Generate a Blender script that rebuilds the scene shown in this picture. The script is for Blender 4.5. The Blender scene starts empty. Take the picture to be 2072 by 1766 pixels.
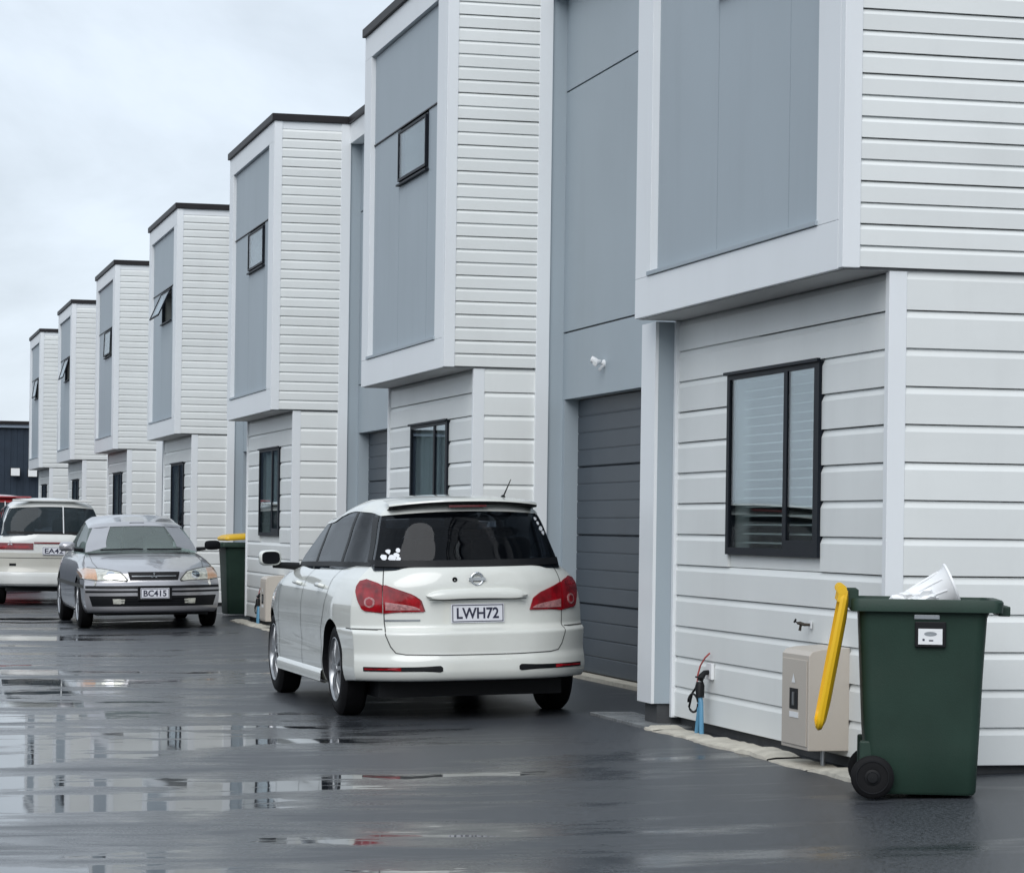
import bpy, bmesh, math, random
import numpy as np
from mathutils import Matrix, Vector
from mathutils.bvhtree import BVHTree

R = math.radians
random.seed(4)
scene = bpy.context.scene
COL = scene.collection

# ------------------------------------------------------------------ camera
TH, ROLL, CAM_H = 0.2365, 0.0136, 1.31
cd = bpy.data.cameras.new('camera')
cd.sensor_width = 36.0
cd.lens = 5692.33 / 2072 * 36.0
cd.shift_y = 184.2 / 2072
cd.clip_start = 0.1
cd.clip_end = 2000
cam = bpy.data.objects.new('camera', cd)
COL.objects.link(cam)
cam.matrix_world = (Matrix.Translation((0, 0, CAM_H)) @ Matrix.Rotation(-TH, 4, 'Z')
                    @ Matrix.Rotation(R(90), 4, 'X') @ Matrix.Rotation(ROLL, 4, 'Z'))
scene.camera = cam

# ------------------------------------------------------------------ sky, sun, exposure
SUN_EL, SUN_AZ = R(40), R(210)          # azimuth clockwise from +Y: behind the camera, to the left
world = bpy.data.worlds.new('World')
scene.world = world
world.use_nodes = True
nt = world.node_tree
nt.nodes.clear()
o_ = nt.nodes.new('ShaderNodeOutputWorld')
bg = nt.nodes.new('ShaderNodeBackground')
bg.inputs['Strength'].default_value = 0.1
sky = nt.nodes.new('ShaderNodeTexSky')
sky.sky_type = 'NISHITA'
sky.sun_disc = False
sky.sun_elevation = SUN_EL
sky.sun_rotation = SUN_AZ
tc = nt.nodes.new('ShaderNodeTexCoord')
mp = nt.nodes.new('ShaderNodeMapping')
mp.inputs['Scale'].default_value = (3.2, 3.2, 7.0)
mp.inputs['Location'].default_value = (0.3, 1.7, 0.4)
n1 = nt.nodes.new('ShaderNodeTexNoise')
n1.inputs['Scale'].default_value = 1.7
n1.inputs['Detail'].default_value = 7
n1.inputs['Roughness'].default_value = 0.55
n1.inputs['Distortion'].default_value = 0.35
cr = nt.nodes.new('ShaderNodeValToRGB')
cr.color_ramp.elements[0].position = 0.36
cr.color_ramp.elements[0].color = (4.75, 5.3, 5.9, 1)
cr.color_ramp.elements[1].position = 0.62
cr.color_ramp.elements[1].color = (6.35, 7.05, 7.85, 1)
mx = nt.nodes.new('ShaderNodeMixRGB')
mx.inputs['Fac'].default_value = 0.93
L = nt.links
L.new(tc.outputs['Generated'], mp.inputs['Vector'])
L.new(mp.outputs['Vector'], n1.inputs['Vector'])
L.new(n1.outputs['Fac'], cr.inputs['Fac'])
L.new(sky.outputs['Color'], mx.inputs['Color1'])
L.new(cr.outputs['Color'], mx.inputs['Color2'])
L.new(mx.outputs['Color'], bg.inputs['Color'])
L.new(bg.outputs['Background'], o_.inputs['Surface'])

sl = bpy.data.lights.new('sun', 'SUN')
sl.energy = 1.5
sl.angle = R(50)
sl.color = (1.0, 0.99, 0.98)
so = bpy.data.objects.new('sun', sl)
COL.objects.link(so)
sd = Vector((math.sin(SUN_AZ) * math.cos(SUN_EL), math.cos(SUN_AZ) * math.cos(SUN_EL), math.sin(SUN_EL)))
so.location = sd * 60
so.rotation_euler = sd.to_track_quat('Z', 'Y').to_euler()

scene.view_settings.view_transform = 'Standard'
scene.view_settings.look = 'None'
scene.view_settings.exposure = 0.42
scene.view_settings.gamma = 1.0
scene.view_settings.use_curve_mapping = False
scene.cycles.max_bounces = 8
scene.cycles.transparent_max_bounces = 16
scene.cycles.use_denoising = True
scene.cycles.caustics_reflective = False
scene.cycles.caustics_refractive = False


# ------------------------------------------------------------------ materials
def new_mat(name):
    m = bpy.data.materials.new(name)
    m.use_nodes = True
    return m, m.node_tree, m.node_tree.nodes['Principled BSDF']


def mat(name, color, rough=0.5, metal=0.0, spec=0.5, coat=0.0, coat_rough=0.03, var=0.0, vscale=3.0,
        vstretch=(1, 1, 1), bump=0.0, bscale=60.0, rvar=0.0, dirt=None, dirt_scale=1.2, dirt_amt=0.0, dirt_stretch=(1, 1, 1)):
    m, t, b = new_mat(name)
    b.inputs['Base Color'].default_value = (*color, 1)
    b.inputs['Roughness'].default_value = rough
    b.inputs['Metallic'].default_value = metal
    b.inputs['Specular IOR Level'].default_value = spec
    b.inputs['Coat Weight'].default_value = coat
    b.inputs['Coat Roughness'].default_value = coat_rough
    geo = t.nodes.new('ShaderNodeNewGeometry')
    colsock = None
    if var or rvar:
        ma = t.nodes.new('ShaderNodeMapping')
        ma.inputs['Scale'].default_value = vstretch
        t.links.new(geo.outputs['Position'], ma.inputs['Vector'])
        nz = t.nodes.new('ShaderNodeTexNoise')
        nz.inputs['Scale'].default_value = vscale
        nz.inputs['Detail'].default_value = 6
        t.links.new(ma.outputs['Vector'], nz.inputs['Vector'])
        if var:
            rp = t.nodes.new('ShaderNodeValToRGB')
            rp.color_ramp.elements[0].position = 0.3
            rp.color_ramp.elements[1].position = 0.7
            rp.color_ramp.elements[0].color = (*[c * (1 - var) for c in color], 1)
            rp.color_ramp.elements[1].color = (*[min(1, c * (1 + var)) for c in color], 1)
            t.links.new(nz.outputs['Fac'], rp.inputs['Fac'])
            colsock = rp.outputs['Color']
        if rvar:
            mr = t.nodes.new('ShaderNodeMapRange')
            mr.inputs['From Min'].default_value = 0.3
            mr.inputs['From Max'].default_value = 0.7
            mr.inputs['To Min'].default_value = max(0.0, rough - rvar)
            mr.inputs['To Max'].default_value = min(1.0, rough + rvar)
            t.links.new(nz.outputs['Fac'], mr.inputs['Value'])
            t.links.new(mr.outputs['Result'], b.inputs['Roughness'])
    if dirt:
        md = t.nodes.new('ShaderNodeMapping')
        md.inputs['Scale'].default_value = dirt_stretch
        t.links.new(geo.outputs['Position'], md.inputs['Vector'])
        nd = t.nodes.new('ShaderNodeTexNoise')
        nd.inputs['Scale'].default_value = dirt_scale
        nd.inputs['Detail'].default_value = 8
        nd.inputs['Roughness'].default_value = 0.65
        t.links.new(md.outputs['Vector'], nd.inputs['Vector'])
        rd = t.nodes.new('ShaderNodeMapRange')
        rd.inputs['From Min'].default_value = 0.52
        rd.inputs['From Max'].default_value = 0.78
        rd.inputs['To Max'].default_value = dirt_amt
        t.links.new(nd.outputs['Fac'], rd.inputs['Value'])
        mm = t.nodes.new('ShaderNodeMixRGB')
        mm.inputs['Color2'].default_value = (*dirt, 1)
        t.links.new(rd.outputs['Result'], mm.inputs['Fac'])
        if colsock:
            t.links.new(colsock, mm.inputs['Color1'])
        else:
            mm.inputs['Color1'].default_value = (*color, 1)
        colsock = mm.outputs['Color']
    if colsock:
        t.links.new(colsock, b.inputs['Base Color'])
    if bump:
        nb = t.nodes.new('ShaderNodeTexNoise')
        nb.inputs['Scale'].default_value = bscale
        nb.inputs['Detail'].default_value = 4
        t.links.new(geo.outputs['Position'], nb.inputs['Vector'])
        bp = t.nodes.new('ShaderNodeBump')
        bp.inputs['Strength'].default_value = bump
        bp.inputs['Distance'].default_value = 0.01
        t.links.new(nb.outputs['Fac'], bp.inputs['Height'])
        t.links.new(bp.outputs['Normal'], b.inputs['Normal'])
    return m


def glass_mat(name, tint, trans=0.85, rough=0.0, body=(0.01, 0.012, 0.014), ior=1.45, refl=0.8):
    """flat pane: Fresnel mirror over a tinted see-through sheet"""
    m = bpy.data.materials.new(name)
    m.use_nodes = True
    t = m.node_tree
    t.nodes.clear()
    out = t.nodes.new('ShaderNodeOutputMaterial')
    tr = t.nodes.new('ShaderNodeBsdfTransparent')
    tr.inputs['Color'].default_value = (*tint, 1)
    gl = t.nodes.new('ShaderNodeBsdfGlossy')
    gl.inputs['Roughness'].default_value = rough
    gl.inputs['Color'].default_value = (0.95, 0.97, 1, 1)
    df = t.nodes.new('ShaderNodeBsdfDiffuse')
    df.inputs['Color'].default_value = (*body, 1)
    m1 = t.nodes.new('ShaderNodeMixShader')
    m1.inputs['Fac'].default_value = trans
    m2 = t.nodes.new('ShaderNodeMixShader')
    fr = t.nodes.new('ShaderNodeFresnel')
    fr.inputs['IOR'].default_value = ior
    mu = t.nodes.new('ShaderNodeMath')
    mu.operation = 'MULTIPLY'
    mu.inputs[1].default_value = refl
    mu.use_clamp = True
    t.links.new(fr.outputs['Fac'], mu.inputs[0])
    t.links.new(df.outputs['BSDF'], m1.inputs[1])
    t.links.new(tr.outputs['BSDF'], m1.inputs[2])
    t.links.new(mu.outputs['Value'], m2.inputs['Fac'])
    t.links.new(m1.outputs['Shader'], m2.inputs[1])
    t.links.new(gl.outputs['BSDF'], m2.inputs[2])
    t.links.new(m2.outputs['Shader'], out.inputs['Surface'])
    return m


M = {}
M['white'] = mat('white_weatherboard_paint', (0.745, 0.765, 0.755), 0.42, var=0.035, vscale=1.3, bump=0.05, bscale=25,
                 dirt=(0.45, 0.45, 0.43), dirt_scale=1.6, dirt_amt=0.10, dirt_stretch=(2.5, 2.5, 0.5))
def object_tone(m, amt):
    t = m.node_tree
    b = t.nodes['Principled BSDF']
    src = b.inputs['Base Color'].links[0].from_socket
    oi = t.nodes.new('ShaderNodeObjectInfo')
    r = t.nodes.new('ShaderNodeMapRange')
    r.inputs['To Min'].default_value = 1 - amt
    r.inputs['To Max'].default_value = 1 + amt
    t.links.new(oi.outputs['Random'], r.inputs['Value'])
    x = t.nodes.new('ShaderNodeMixRGB')
    x.blend_type = 'MULTIPLY'
    x.inputs['Fac'].default_value = 1
    t.links.new(src, x.inputs['Color1'])
    t.links.new(r.outputs['Result'], x.inputs['Color2'])
    t.links.new(x.outputs['Color'], b.inputs['Base Color'])


object_tone(M['white'], 0.03)
M['trim'] = mat('white_trim_paint', (0.765, 0.79, 0.81), 0.40, var=0.02, vscale=1.0, bump=0.03, bscale=30,
                dirt=(0.5, 0.5, 0.48), dirt_scale=1.5, dirt_amt=0.07, dirt_stretch=(3, 3, 0.4))
M['grey'] = mat('grey_panel_paint', (0.345, 0.40, 0.44), 0.5, var=0.035, vscale=0.9, bump=0.05, bscale=40,
                dirt=(0.265, 0.30, 0.335), dirt_scale=1.2, dirt_amt=0.22, dirt_stretch=(3, 3, 0.35))
M['joint'] = mat('grey_joint_sealant', (0.26, 0.305, 0.345), 0.6, var=0.1, vscale=6)
M['soffit'] = mat('soffit_lining', (0.5, 0.5, 0.5), 0.6, var=0.03)
M['cap'] = mat('dark_parapet_steel', (0.022, 0.020, 0.022), 0.5, spec=0.2, var=0.15, vscale=2)
M['found'] = mat('dark_foundation', (0.055, 0.058, 0.062), 0.7, var=0.2, vscale=5, bump=0.2)
M['door'] = mat('charcoal_garage_door', (0.052, 0.066, 0.083), 0.45, spec=0.35, var=0.06, vscale=1.5,
                dirt=(0.085, 0.10, 0.115), dirt_scale=1.3, dirt_amt=0.25, dirt_stretch=(2, 2, 0.6))
M['frame'] = mat('dark_aluminium_frame', (0.009, 0.012, 0.018), 0.5, spec=0.16, var=0.08)
M['pane'] = glass_mat('window_glass', (0.86, 0.91, 0.91), 0.97, refl=0.6)
M['room'] = mat('dim_room_interior', (0.3, 0.3, 0.29), 0.8, var=0.1)
M['blind'] = mat('white_blind_slat', (0.82, 0.83, 0.81), 0.5)
M['curtain'] = mat('pale_curtain', (0.74, 0.78, 0.77), 0.8, var=0.05, vscale=8, vstretch=(4, 4, 0.3))
M['concrete'] = mat('pale_concrete', (0.50, 0.47, 0.40), 0.75, var=0.16, vscale=9, bump=0.5, bscale=55, dirt=(0.2, 0.19, 0.16),
                    dirt_scale=5, dirt_amt=0.6)
M['wetconc'] = mat('wet_grey_concrete', (0.20, 0.21, 0.215), 0.3, var=0.15, vscale=5, bump=0.2, bscale=50, rvar=0.15)
M['cream'] = mat('cream_steel_cabinet', (0.50, 0.455, 0.40), 0.4, var=0.03, vscale=3, dirt=(0.3, 0.27, 0.22), dirt_scale=3, dirt_amt=0.2)
M['black'] = mat('black_plastic', (0.006, 0.0065, 0.008), 0.5, spec=0.25)
M['rubber'] = mat('tyre_rubber', (0.007, 0.007, 0.008), 0.7, spec=0.2, var=0.2, vscale=20)
M['blue'] = mat('blue_pipe_plastic', (0.10, 0.27, 0.42), 0.4, var=0.06)
M['red'] = mat('red_wire_plastic', (0.45, 0.08, 0.07), 0.5)
M['brass'] = mat('dull_brass', (0.06, 0.05, 0.04), 0.4, metal=0.7)
M['whiteplastic'] = mat('white_plastic', (0.8, 0.81, 0.82), 0.35, var=0.03)
M['bin_green'] = mat('green_bin_plastic', (0.019, 0.042, 0.031), 0.5, spec=0.3, var=0.12, vscale=4, bump=0.06, bscale=120,
                     dirt=(0.028, 0.038, 0.03), dirt_scale=2.2, dirt_amt=0.35, dirt_stretch=(2, 2, 0.6))
M['yellow'] = mat('yellow_lid_plastic', (0.78, 0.47, 0.012), 0.42, var=0.05, vscale=5, dirt=(0.45, 0.28, 0.03), dirt_scale=5, dirt_amt=0.25)
M['galv'] = mat('galvanised_steel', (0.35, 0.37, 0.39), 0.35, metal=0.8)
M['chrome'] = mat('chrome', (0.75, 0.77, 0.8), 0.08, metal=1.0)
M['alloy'] = mat('silver_alloy', (0.36, 0.37, 0.385), 0.3, metal=0.8, var=0.08, vscale=15)
M['navy'] = mat('navy_steel_cladding', (0.026, 0.038, 0.056), 0.55, spec=0.25, var=0.1)
M['navytrim'] = mat('pale_fascia_flashing', (0.28, 0.33, 0.4), 0.4)
M['lampglass'] = mat('white_lamp_glass', (0.85, 0.86, 0.86), 0.2, var=0.02)
M['carwhite'] = mat('pearl_white_car_paint', (0.70, 0.715, 0.675), 0.32, coat=1.0, coat_rough=0.035, var=0.012, vscale=2,
                    dirt=(0.42, 0.41, 0.37), dirt_scale=2.6, dirt_amt=0.12)
M['carsilver'] = mat('silver_car_paint', (0.46, 0.455, 0.475), 0.30, metal=0.6, coat=1.0, coat_rough=0.04, var=0.03, vscale=2)
M['vanwhite'] = mat('white_van_paint', (0.70, 0.71, 0.69), 0.35, coat=0.9, coat_rough=0.05, var=0.03, vscale=2,
                    dirt=(0.35, 0.33, 0.28), dirt_scale=2.5, dirt_amt=0.25)
M['vanbeige'] = mat('beige_lower_van_paint', (0.50, 0.49, 0.44), 0.4, coat=0.8, coat_rough=0.06, var=0.03)
M['carred'] = mat('red_car_paint', (0.34, 0.025, 0.03), 0.3, coat=1.0, coat_rough=0.04)
M['gap'] = mat('dark_panel_gap', (0.05, 0.052, 0.05), 0.7)
M['cabin'] = mat('dark_cabin_trim', (0.008, 0.009, 0.011), 0.9, spec=0.1)
M['cabin_grey'] = mat('grey_cabin_trim', (0.16, 0.17, 0.17), 0.8)
M['seat_light'] = mat('light_seat_fabric', (0.26, 0.27, 0.27), 0.85)
M['seat'] = mat('grey_seat_fabric', (0.055, 0.06, 0.07), 0.85, var=0.1, vscale=12)
M['vglass'] = glass_mat('grey_van_glass', (0.17, 0.195, 0.225), 0.80, body=(0.10, 0.14, 0.16), ior=1.4, refl=0.55)
M['cglass'] = glass_mat('privacy_car_glass', (0.17, 0.195, 0.225), 0.80, body=(0.006, 0.008, 0.012), ior=1.4, refl=0.62)
M['wglass'] = glass_mat('hazed_green_windscreen', (0.72, 0.84, 0.80), 0.74, body=(0.42, 0.50, 0.48), ior=1.42, refl=0.5)  # pale diffuse haze in the body colour stands in for light through the cabin
M['lens_red'] = mat('red_lamp_lens', (0.26, 0.003, 0.008), 0.12, coat=1.0, var=0.5, vscale=14)
M['lens_dark'] = mat('dark_red_lens', (0.16, 0.004, 0.008), 0.15, coat=1.0)
M['lens_pink'] = mat('ribbed_clear_lens', (0.42, 0.20, 0.20), 0.15, coat=1.0, var=0.35, vscale=55)
M['lens_clear'] = mat('clear_lamp_lens', (0.62, 0.62, 0.55), 0.10, metal=0.3, coat=1.0, var=0.35, vscale=28)
M['lens_amber'] = mat('amber_lamp_lens', (0.56, 0.34, 0.22), 0.15, coat=1.0, var=0.15, vscale=40)
M['platewhite'] = mat('white_number_plate', (0.74, 0.75, 0.80), 0.4, var=0.02)
M['plateink'] = mat('dark_plate_ink', (0.02, 0.022, 0.05), 0.5)
M['stick'] = mat('white_sticker_vinyl', (0.75, 0.77, 0.8), 0.5, var=0.1, vscale=40)
M['brick'] = mat('added_fence_timber', (0.10, 0.065, 0.045), 0.8, var=0.25, vscale=4, vstretch=(3, 3, 0.4))
M['hedge'] = mat('far_ground_cover', (0.05, 0.06, 0.05), 0.9, var=0.3)


def asphalt():
    m, t, b = new_mat('wet_asphalt')
    N = t.nodes.new
    geo = N('ShaderNodeNewGeometry')
    sep = N('ShaderNodeSeparateXYZ')
    t.links.new(geo.outputs['Position'], sep.inputs['Vector'])

    def noise(scale, detail, stretch=(1, 1, 1), loc=(0, 0, 0), rough=0.55, dist=0.0):
        ma = N('ShaderNodeMapping')
        ma.inputs['Scale'].default_value = stretch
        ma.inputs['Location'].default_value = loc
        t.links.new(geo.outputs['Position'], ma.inputs['Vector'])
        n = N('ShaderNodeTexNoise')
        n.inputs['Scale'].default_value = scale
        n.inputs['Detail'].default_value = detail
        n.inputs['Roughness'].default_value = rough
        n.inputs['Distortion'].default_value = dist
        t.links.new(ma.outputs['Vector'], n.inputs['Vector'])
        return n.outputs['Fac']

    def rng(s, a0, a1, b0, b1, smooth=False):
        r = N('ShaderNodeMapRange')
        if smooth:
            r.interpolation_type = 'SMOOTHSTEP'
        r.inputs['From Min'].default_value = a0
        r.inputs['From Max'].default_value = a1
        r.inputs['To Min'].default_value = b0
        r.inputs['To Max'].default_value = b1
        t.links.new(s, r.inputs['Value'])
        return r.outputs['Result']

    def math_(op, a, c, clamp=False):
        n = N('ShaderNodeMath')
        n.operation = op
        n.use_clamp = clamp
        for i, v in enumerate((a, c)):
            if isinstance(v, (int, float)):
                n.inputs[i].default_value = v
            else:
                t.links.new(v, n.inputs[i])
        return n.outputs['Value']

    big = noise(0.55, 5, (0.55, 1.5, 1), (3.1, 0.7, 0), 0.6, 0.3)
    mid = noise(1.7, 6, (0.65, 1.9, 1), (1.7, 4.2, 0), 0.6, 0.5)
    fine = noise(70, 4, (1, 1, 1), (0, 0, 0), 0.7)
    grit = noise(240, 2)
    # standing water gathers towards the low side of the cross-fall (small X)
    low = rng(sep.outputs['X'], 0.8, 5.2, 0.125, -0.16)
    w = math_('ADD', big, math_('MULTIPLY', math_('SUBTRACT', mid, 0.5), 0.50))
    w = math_('ADD', w, low)
    puddle = rng(w, 0.598, 0.618, 0.0, 1.0, True)
    film = rng(w, 0.40, 0.60, 0.0, 1.0, True)
    dark = N('ShaderNodeMixRGB')
    dark.inputs['Color1'].default_value = (0.042, 0.046, 0.053, 1)
    dark.inputs['Color2'].default_value = (0.022, 0.025, 0.030, 1)
    t.links.new(film, dark.inputs['Fac'])
    sp = N('ShaderNodeMixRGB')
    sp.blend_type = 'MULTIPLY'
    sp.inputs['Fac'].default_value = 1.0
    t.links.new(dark.outputs['Color'], sp.inputs['Color1'])
    rp = N('ShaderNodeValToRGB')
    rp.color_ramp.elements[0].position = 0.36
    rp.color_ramp.elements[0].color = (0.30, 0.30, 0.31, 1)
    rp.color_ramp.elements[1].position = 0.66
    rp.color_ramp.elements[1].color = (1.9, 1.9, 1.88, 1)
    t.links.new(fine, rp.inputs['Fac'])
    t.links.new(rp.outputs['Color'], sp.inputs['Color2'])
    t.links.new(sp.outputs['Color'], b.inputs['Base Color'])
    r_dry = rng(film, 0, 1, 0.40, 0.17)
    r_dry = math_('ADD', r_dry, math_('MULTIPLY', math_('SUBTRACT', fine, 0.5), 0.25))
    rough = N('ShaderNodeMix')
    rough.data_type = 'FLOAT'
    t.links.new(puddle, rough.inputs['Factor'])
    t.links.new(r_dry, rough.inputs['A'])
    rough.inputs['B'].default_value = 0.03
    t.links.new(rough.outputs['Result'], b.inputs['Roughness'])
    b.inputs['IOR'].default_value = 1.36
    hh = math_('ADD', math_('MULTIPLY', fine, 0.7), math_('MULTIPLY', grit, 0.5))
    inv = math_('MULTIPLY', rng(puddle, 0, 1, 1.0, 0.0), rng(film, 0, 1, 0.26, 0.07))
    bp = N('ShaderNodeBump')
    bp.inputs['Distance'].default_value = 0.006
    t.links.new(inv, bp.inputs['Strength'])
    t.links.new(hh, bp.inputs['Height'])
    rip = noise(5.0, 2, (1, 1, 1))
    bp2 = N('ShaderNodeBump')
    bp2.inputs['Strength'].default_value = 0.025
    bp2.inputs['Distance'].default_value = 0.01
    t.links.new(rip, bp2.inputs['Height'])
    t.links.new(bp.outputs['Normal'], bp2.inputs['Normal'])
    t.links.new(bp2.outputs['Normal'], b.inputs['Normal'])
    return m


M['asphalt'] = asphalt()


# ------------------------------------------------------------------ mesh helpers
class MB:
    def __init__(s):
        s.v, s.f = [], []

    def add(s, vs, fs):
        n = len(s.v)
        s.v += [tuple(p) for p in vs]
        s.f += [tuple(i + n for i in f) for f in fs]
        return s

    def box(s, x0, x1, y0, y1, z0, z1):
        if x0 > x1: x0, x1 = x1, x0
        if y0 > y1: y0, y1 = y1, y0
        if z0 > z1: z0, z1 = z1, z0
        v = [(x0, y0, z0), (x1, y0, z0), (x1, y1, z0), (x0, y1, z0), (x0, y0, z1), (x1, y0, z1), (x1, y1, z1), (x0, y1, z1)]
        return s.add(v, [(0, 3, 2, 1), (4, 5, 6, 7), (0, 1, 5, 4), (1, 2, 6, 5), (2, 3, 7, 6), (3, 0, 4, 7)])

    def grid(s, rows, close=False):
        """rows: list of equal-length point lists"""
        n = len(s.v)
        nr, nc = len(rows), len(rows[0])
        for r in rows:
            s.v += [tuple(p) for p in r]
        for i in range(nr - 1):
            for j in range(nc - (0 if close else 1)):
                k = (j + 1) % nc
                s.f.append((n + i * nc + j, n + i * nc + k, n + (i + 1) * nc + k, n + (i + 1) * nc + j))
        return s

    def tube(s, pts, rad, seg=10, caps=True):
        rows = []
        pts = [Vector(p) for p in pts]
        rads = rad if isinstance(rad, (list, tuple)) else [rad] * len(pts)
        up = Vector((0.13, 0.31, 0.94))
        for i, p in enumerate(pts):
            d = (pts[min(i + 1, len(pts) - 1)] - pts[max(i - 1, 0)]).normalized()
            a = d.cross(up)
            if a.length < 1e-3:
                a = d.cross(Vector((1, 0, 0)))
            a.normalize()
            c = d.cross(a)
            rows.append([p + (a * math.cos(q) + c * math.sin(q)) * rads[i] for q in [2 * math.pi * k / seg for k in range(seg)]])
        n = len(s.v)
        s.grid(rows, True)
        if caps:
            s.f.append(tuple(n + k for k in range(seg)))
            m = n + (len(rows) - 1) * seg
            s.f.append(tuple(m + k for k in reversed(range(seg))))
        return s

    def lathe(s, prof, seg=32, axis='x', center=(0, 0, 0)):
        """prof: (axial, radius)"""
        rows = []
        cx, cy, cz = center
        for (h, r) in prof:
            row = []
            for k in range(seg):
                q = 2 * math.pi * k / seg
                c, d = r * math.cos(q), r * math.sin(q)
                row.append((cx + h, cy + c, cz + d) if axis == 'x' else (cx + c, cy + h, cz + d) if axis == 'y' else (cx + c, cy + d, cz + h))
            rows.append(row)
        return s.grid(rows, True)

    def build(s, name, material, parent=None, smooth=False, angle=35, bevel=0.0, off=(0, 0, 0), recalc=True, loc=None):
        me = bpy.data.meshes.new(name)
        vs = [(p[0] - off[0], p[1] - off[1], p[2] - off[2]) for p in s.v]
        me.from_pydata(vs, [], s.f)
        if recalc or bevel:
            bm = bmesh.new()
            bm.from_mesh(me)
            if recalc:
                bmesh.ops.recalc_face_normals(bm, faces=bm.faces)
            if bevel:
                ed = [e for e in bm.edges if len(e.link_faces) == 2 and e.calc_face_angle(0) > R(50)]
                bmesh.ops.bevel(bm, geom=ed, offset=bevel, segments=2, profile=0.6, affect='EDGES')
            bm.to_mesh(me)
            bm.free()
        return link(name, me, material, parent, smooth, angle, loc)


def link(name, me, material, parent=None, smooth=False, angle=35, loc=None):
    if material is not None and not me.materials:
        for mm in (material if isinstance(material, (list, tuple)) else [material]):
            me.materials.append(mm)
    if smooth:
        me.polygons.foreach_set('use_smooth', [True] * len(me.polygons))
        me.set_sharp_from_angle(angle=R(angle))
    ob = bpy.data.objects.new(name, me)
    COL.objects.link(ob)
    if parent is not None:
        ob.parent = parent
    if loc is not None:
        ob.location = loc
    return ob


def empty(name, loc=(0, 0, 0), rz=0.0):
    o = bpy.data.objects.new(name, None)
    COL.objects.link(o)
    o.location = loc
    o.rotation_euler = (0, 0, rz)
    o.empty_display_size = 0.2
    return o


def tag(o, label=None, cat=None, group=None, kind=None):
    if label: o['label'] = label
    if cat: o['category'] = cat
    if group: o['group'] = group
    if kind: o['kind'] = kind
    return o


def pchip(xs, ys):
    xs, ys = list(map(float, xs)), list(map(float, ys))
    n = len(xs)
    h = [xs[i + 1] - xs[i] for i in range(n - 1)]
    d = [(ys[i + 1] - ys[i]) / h[i] for i in range(n - 1)]
    m = [0.0] * n
    m[0], m[-1] = d[0], d[-1]
    for i in range(1, n - 1):
        if d[i - 1] * d[i] > 0:
            w1, w2 = 2 * h[i] + h[i - 1], h[i] + 2 * h[i - 1]
            m[i] = (w1 + w2) / (w1 / d[i - 1] + w2 / d[i])

    def f(x):
        if x <= xs[0]: return ys[0]
        if x >= xs[-1]: return ys[-1]
        i = 0
        while x > xs[i + 1]: i += 1
        t = (x - xs[i]) / h[i]
        return ((1 + 2 * t) * (1 - t) ** 2 * ys[i] + t * (1 - t) ** 2 * h[i] * m[i]
                + t * t * (3 - 2 * t) * ys[i + 1] + t * t * (t - 1) * h[i] * m[i + 1])
    return f


def tab(*pairs):
    return pchip([p[0] for p in pairs], [p[1] for p in pairs])


def text_mesh(body, size, depth=0.002):
    cu = bpy.data.curves.new('txt', 'FONT')
    cu.body = body
    cu.size = size
    cu.align_x = 'CENTER'
    cu.align_y = 'CENTER'
    cu.extrude = depth
    cu.offset = size * 0.022
    cu.resolution_u = 3
    ob = bpy.data.objects.new('txt', cu)
    COL.objects.link(ob)
    dg = bpy.context.evaluated_depsgraph_get()
    me = bpy.data.meshes.new_from_object(ob.evaluated_get(dg))
    bpy.data.objects.remove(ob)
    bpy.data.curves.remove(cu)
    return me


# ------------------------------------------------------------------ ground
def gz(x):
    """cross-fall of the driveway: level on the left, rising 3 % towards the houses"""
    if x > 6.4: x = 6.4
    t = x - 3.3
    return 0.03 * (0.5 * (t + math.sqrt(t * t + 0.12)))


def build_ground():
    xs = [-500, -200, -90, -40, -20, -10, -5, -2, 0] + [0.5 * i for i in range(1, 27)] + [18, 26, 40, 90, 200, 500]
    ys = [-500, -200, -60, -20, 0] + [5 * i for i in range(1, 26)] + [140, 170, 220, 320, 500, 900]
    mb = MB()
    mb.grid([[(x, y, gz(x)) for x in xs] for y in ys])
    o = mb.build('driveway', M['asphalt'], smooth=True, angle=80)
    tag(o, 'wet dark asphalt driveway with puddles running past the houses', None, None, 'structure')


build_ground()

# ------------------------------------------------------------------ townhouses
YN0, PITCH, BW = 13.4677, 9.5756, 3.7726
XA, XB, XC, XR, XD = 4.94, 5.229, 5.85, 5.978, 6.10     # bay front, ground wall, corner board, recess wall, garage door
ZB, ZT = 2.646, 6.021
DEEP = 12.0
MESHC = {}


def board_profile(p, slot=0.010, slope=0.030, d=0.018):
    return [(0, 0), (d, 0), (d, p - slot - slope), (0.003, p - slot), (0.0, p - slot + 0.001), (0.0, p)]


def board_mesh(p):
    """unit-length board along +x, outside towards -y, bottom at z 0"""
    key = round(p, 4)
    if key not in MESHC:
        slope, slot = (0.036, 0.0055) if p > 0.15 else (0.026, 0.005)
        pr = board_profile(p, slot, slope)
        v = [(x, -q[0], q[1]) for x in (0, 1) for q in pr]
        n = len(pr)
        f = [(i, i + 1, n + i + 1, n + i) for i in range(n - 1)] + [tuple(range(n)), tuple(range(2 * n - 1, n - 1, -1)), (n - 1, 0, n, 2 * n - 1)]
        me = bpy.data.meshes.new('weatherboard')
        me.from_pydata(v, [], f)
        bm = bmesh.new()
        bm.from_mesh(me)
        bmesh.ops.recalc_face_normals(bm, faces=bm.faces)
        bm.to_mesh(me)
        bm.free()
        me.materials.append(M['white'])
        MESHC[key] = me
    return MESHC[key]


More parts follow.
